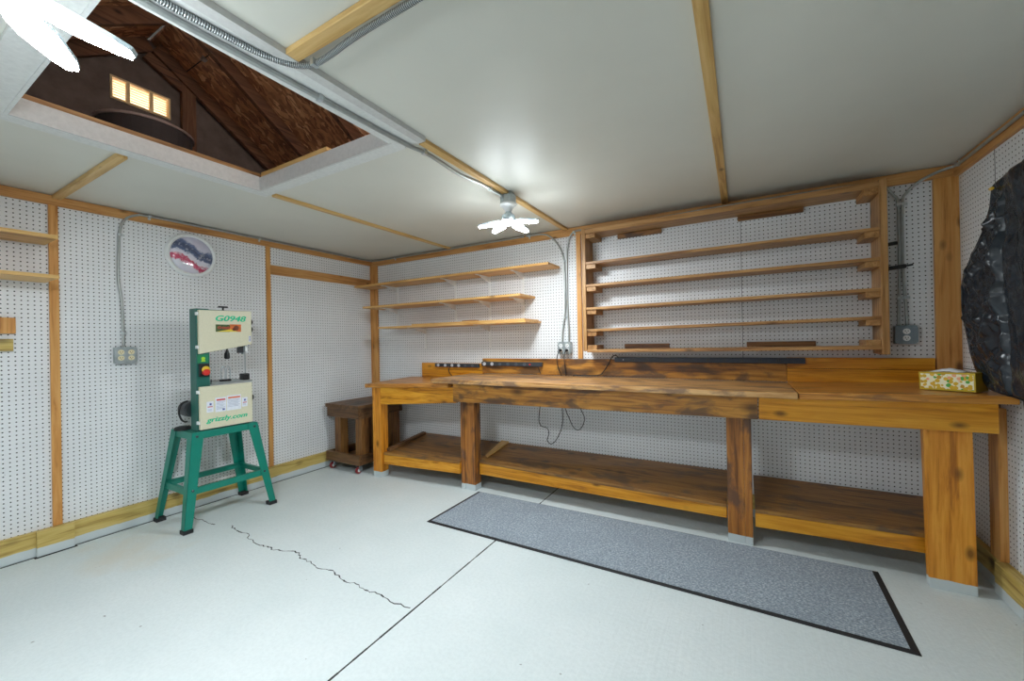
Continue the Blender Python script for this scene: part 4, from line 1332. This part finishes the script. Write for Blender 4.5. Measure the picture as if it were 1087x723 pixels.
# ------------------------------------------------------------------ tissue box
tb = thing('tissue_box', 'yellow floral tissue box with a tissue showing on the right bench', 'tissue box', (4.560, -0.436, 0.9486))
bx = MB().box(-0.10, 0.10, -0.055, 0.055, 0.0, 0.088).build('carton', M['carton'])
bx.parent = tb
b = MB()
N = 10
vv = {}
for i in range(N + 1):
    for j in range(N + 1):
        u_, w_ = i / N * 2 - 1, j / N * 2 - 1
        h_ = 0.0885 + 0.016 * max(0, 1 - u_ * u_ * 0.8 - w_ * w_ * 0.7) + 0.006 * noise.noise(Vector((u_ * 2.2, w_ * 2.2, 3.1)))
        vv[i, j] = b.bm.verts.new((u_ * 0.062 + 0.004 * noise.noise(Vector((w_ * 3, 1, 2))) - 0.01, w_ * 0.028, max(h_, 0.0885)))
for i in range(N):
    for j in range(N):
        b.face([vv[i, j], vv[i + 1, j], vv[i + 1, j + 1], vv[i, j + 1]])
ts = b.build('tissue', M['tissue'], smooth=True)
ts.parent = tb
sm = ts.modifiers.new('thickness', 'SOLIDIFY')
sm.thickness = 0.001
tb.rotation_euler = (0, math.radians(-1.4), math.radians(-40))

# ------------------------------------------------------------------ black plastic bag hung on the right wall
gb = thing('black_bag', 'glossy black plastic bag with a yellow tie hanging on the right wall', 'bag', (W, -0.95, 1.9))
lefte = [(1.925, -0.90), (1.905, -0.79), (1.895, -0.70), (1.887, -0.632), (1.864, -0.600), (1.786, -0.580), (1.715, -0.536), (1.706, -0.508), (1.692, -0.515), (1.613, -0.424), (1.527, -0.330), (1.459, -0.298), (1.339, -0.302),
         (1.233, -0.336), (1.126, -0.378), (1.049, -0.425), (0.995, -0.500), (0.966, -0.55), (0.957, -0.66), (0.953, -0.80), (0.90, -0.81), (0.82, -0.84)]


def left_y(z):
    for (z0, y0), (z1, y1) in zip(lefte, lefte[1:]):
        if z0 >= z >= z1:
            return y0 + (y1 - y0) * (z0 - z) / (z0 - z1)
    return lefte[-1][1] if z < lefte[-1][0] else lefte[0][1]


def facet(y, z, sy, sz, seed):
    """crumpled-film height: distance to scattered points gives flat facets meeting in sharp ridges"""
    q = Vector((y * sy, z * sz, seed))
    q += 0.35 * Vector((noise.noise(q * 0.9), noise.noise(q * 0.9 + Vector((7, 3, 1))), 0))
    d, _ = noise.voronoi(q)
    return d[0]


b = MB()
NZ, NU = 230, 210
ZT, ZB = 1.925, 0.82
grid = []
for i in range(NZ + 1):
    z = ZT - (ZT - ZB) * i / NZ
    yl = left_y(z)
    yr = -1.40 - 0.08 * math.sin((ZT - z) * 2.2)
    if z > 1.82:
        yr += (z - 1.82) * 3.6
    row = []
    for k in range(NU + 1):
        uu = (k / NU) ** 1.25
        y = yl + (yr - yl) * uu
        e = yl - y                       # distance in from the near edge
        er = y - yr
        topf = min(1.0, max(0.0, (1.935 - z) / 0.06))
        cre = -0.735 - 0.02 * (1.9 - z)
        sleeve = 1.0 / (1.0 + math.exp(-(y - cre) / 0.008))
        bulge = min(0.055, 0.22 * e) * topf * (0.7 + 0.3 * math.exp(-((z - 1.4) / 0.3) ** 2))
        f1 = facet(y + 0.3 * z, z, 7.5, 5.0, 0.3)
        f2 = facet(y, z, 17.0, 13.0, 4.7)
        f3 = facet(y - 0.2 * z, z, 38.0, 30.0, 9.1)
        amp = 0.35 + 0.65 * sleeve
        w_ = min(1.0, e / 0.05) * min(1.0, er / 0.05)
        dpt = 0.095 * (0.60 + 0.40 * topf) + bulge + amp * w_ * (0.036 * (0.42 - f1) + 0.026 * (0.42 - f2) + 0.011 * (0.42 - f3))
        dpt -= 0.026 * math.exp(-((y - cre) / 0.012) ** 2) * w_ * min(1.0, max(0.0, (1.86 - z) / 0.1))
        dpt -= 0.022 * (1 - sleeve) * w_ * min(1.0, max(0.0, (1.84 - z) / 0.15))
        dpt += 0.010 * math.sin((y + 0.22 * (1.9 - z)) * 52.0) * w_ * (1 - sleeve) * 0.5
        fo = -0.66 + 0.34 * (1.84 - z)   # long fold from the tied shoulder down the sleeve
        if z > 1.25:
            dpt += 0.016 * max(0.0, 1 - abs(y - fo) / 0.035) * w_ * min(1.0, max(0.0, (1.84 - z) / 0.08))
        dpt = min(max(dpt, 0.02), 0.19)
        if z < 0.954:
            dpt = max(dpt, 0.04)
        row.append(b.bm.verts.new((W - dpt, y, z)))
    grid.append(row)
for i in range(NZ):
    for k in range(NU):
        b.face([grid[i][k], grid[i][k + 1], grid[i + 1][k + 1], grid[i + 1][k]])
# back of the bag against the wall
edge = [grid[i][0] for i in range(NZ + 1)] + [grid[NZ][k] for k in range(1, NU + 1)] + [grid[i][NU] for i in range(NZ - 1, -1, -1)] + [grid[0][k] for k in range(NU - 1, 0, -1)]
bk = [b.bm.verts.new((W - 0.012, v_.co.y - 0.02 if v_.co.z > 0.96 else v_.co.y, v_.co.z)) for v_ in edge]
n = len(edge)
for k in range(n):
    b.face([edge[k], bk[k], bk[(k + 1) % n], edge[(k + 1) % n]])
cv_ = b.bm.verts.new((W - 0.012, -1.0, 1.4))
for k in range(n):
    b.face([bk[k], cv_, bk[(k + 1) % n]])
b.build('film', M['bag'], gb, smooth=True)
MB().tube([(4.632, -0.628, 1.852), (4.618, -0.655, 1.846), (4.605, -0.69, 1.838), (4.598, -0.72, 1.832)], 0.004, 8).lathe((4.614, -0.664, 1.845), (0, -1, 0), [(0, 0.006), (0.014, 0.007)], 10).build('tie', M['yellow'], gb)
# the peg hook it hangs from
MB().tube([(W, -1.02, 1.925), (W - 0.05, -1.02, 1.925), (W - 0.09, -1.02, 1.930), (W - 0.10, -1.02, 1.950)], 0.004, 8).build('hanger', M['dark_steel'], gb, smooth=True)

# ------------------------------------------------------------------ world, camera, view
w = bpy.data.worlds.new('sky')
S.world = w
w.use_nodes = True
bg = w.node_tree.nodes['Background']
bg.inputs['Color'].default_value = (1.0, 0.95, 0.88, 1.0)     # bright hazy sky in low sun
bg.inputs['Strength'].default_value = 6.5

cam = bpy.data.cameras.new('camera')
co = bpy.data.objects.new('camera', cam)
COL.objects.link(co)
cam.sensor_fit = 'HORIZONTAL'
cam.sensor_width = 36.0
cam.lens = 425.5 * 36.0 / 1087.0
cam.clip_start = 0.02
right = Vector((0.86774484, 0.49667536, -0.01823401))
upv = Vector((0.01692333, 0.00713907, 0.9998313))
fwd = Vector((-0.49672174, 0.86790704, 0.00221051))
co.matrix_world = Matrix(((right.x, upv.x, -fwd.x, 3.669), (right.y, upv.y, -fwd.y, -3.200), (right.z, upv.z, -fwd.z, 1.225), (0, 0, 0, 1)))
S.camera = co

S.view_settings.view_transform = 'Standard'
S.view_settings.look = 'None'
S.view_settings.gamma = 1.0
S.view_settings.use_curve_mapping = False
S.view_settings.exposure = 0.12
S.cycles.max_bounces = 12
S.cycles.diffuse_bounces = 8
S.cycles.sample_clamp_indirect = 6.0
S.cycles.use_denoising = True
S.cycles.denoiser = 'OPENIMAGEDENOISE'
S.cycles.denoising_input_passes = 'RGB_ALBEDO_NORMAL'
S.cycles.denoising_prefilter = 'NONE'
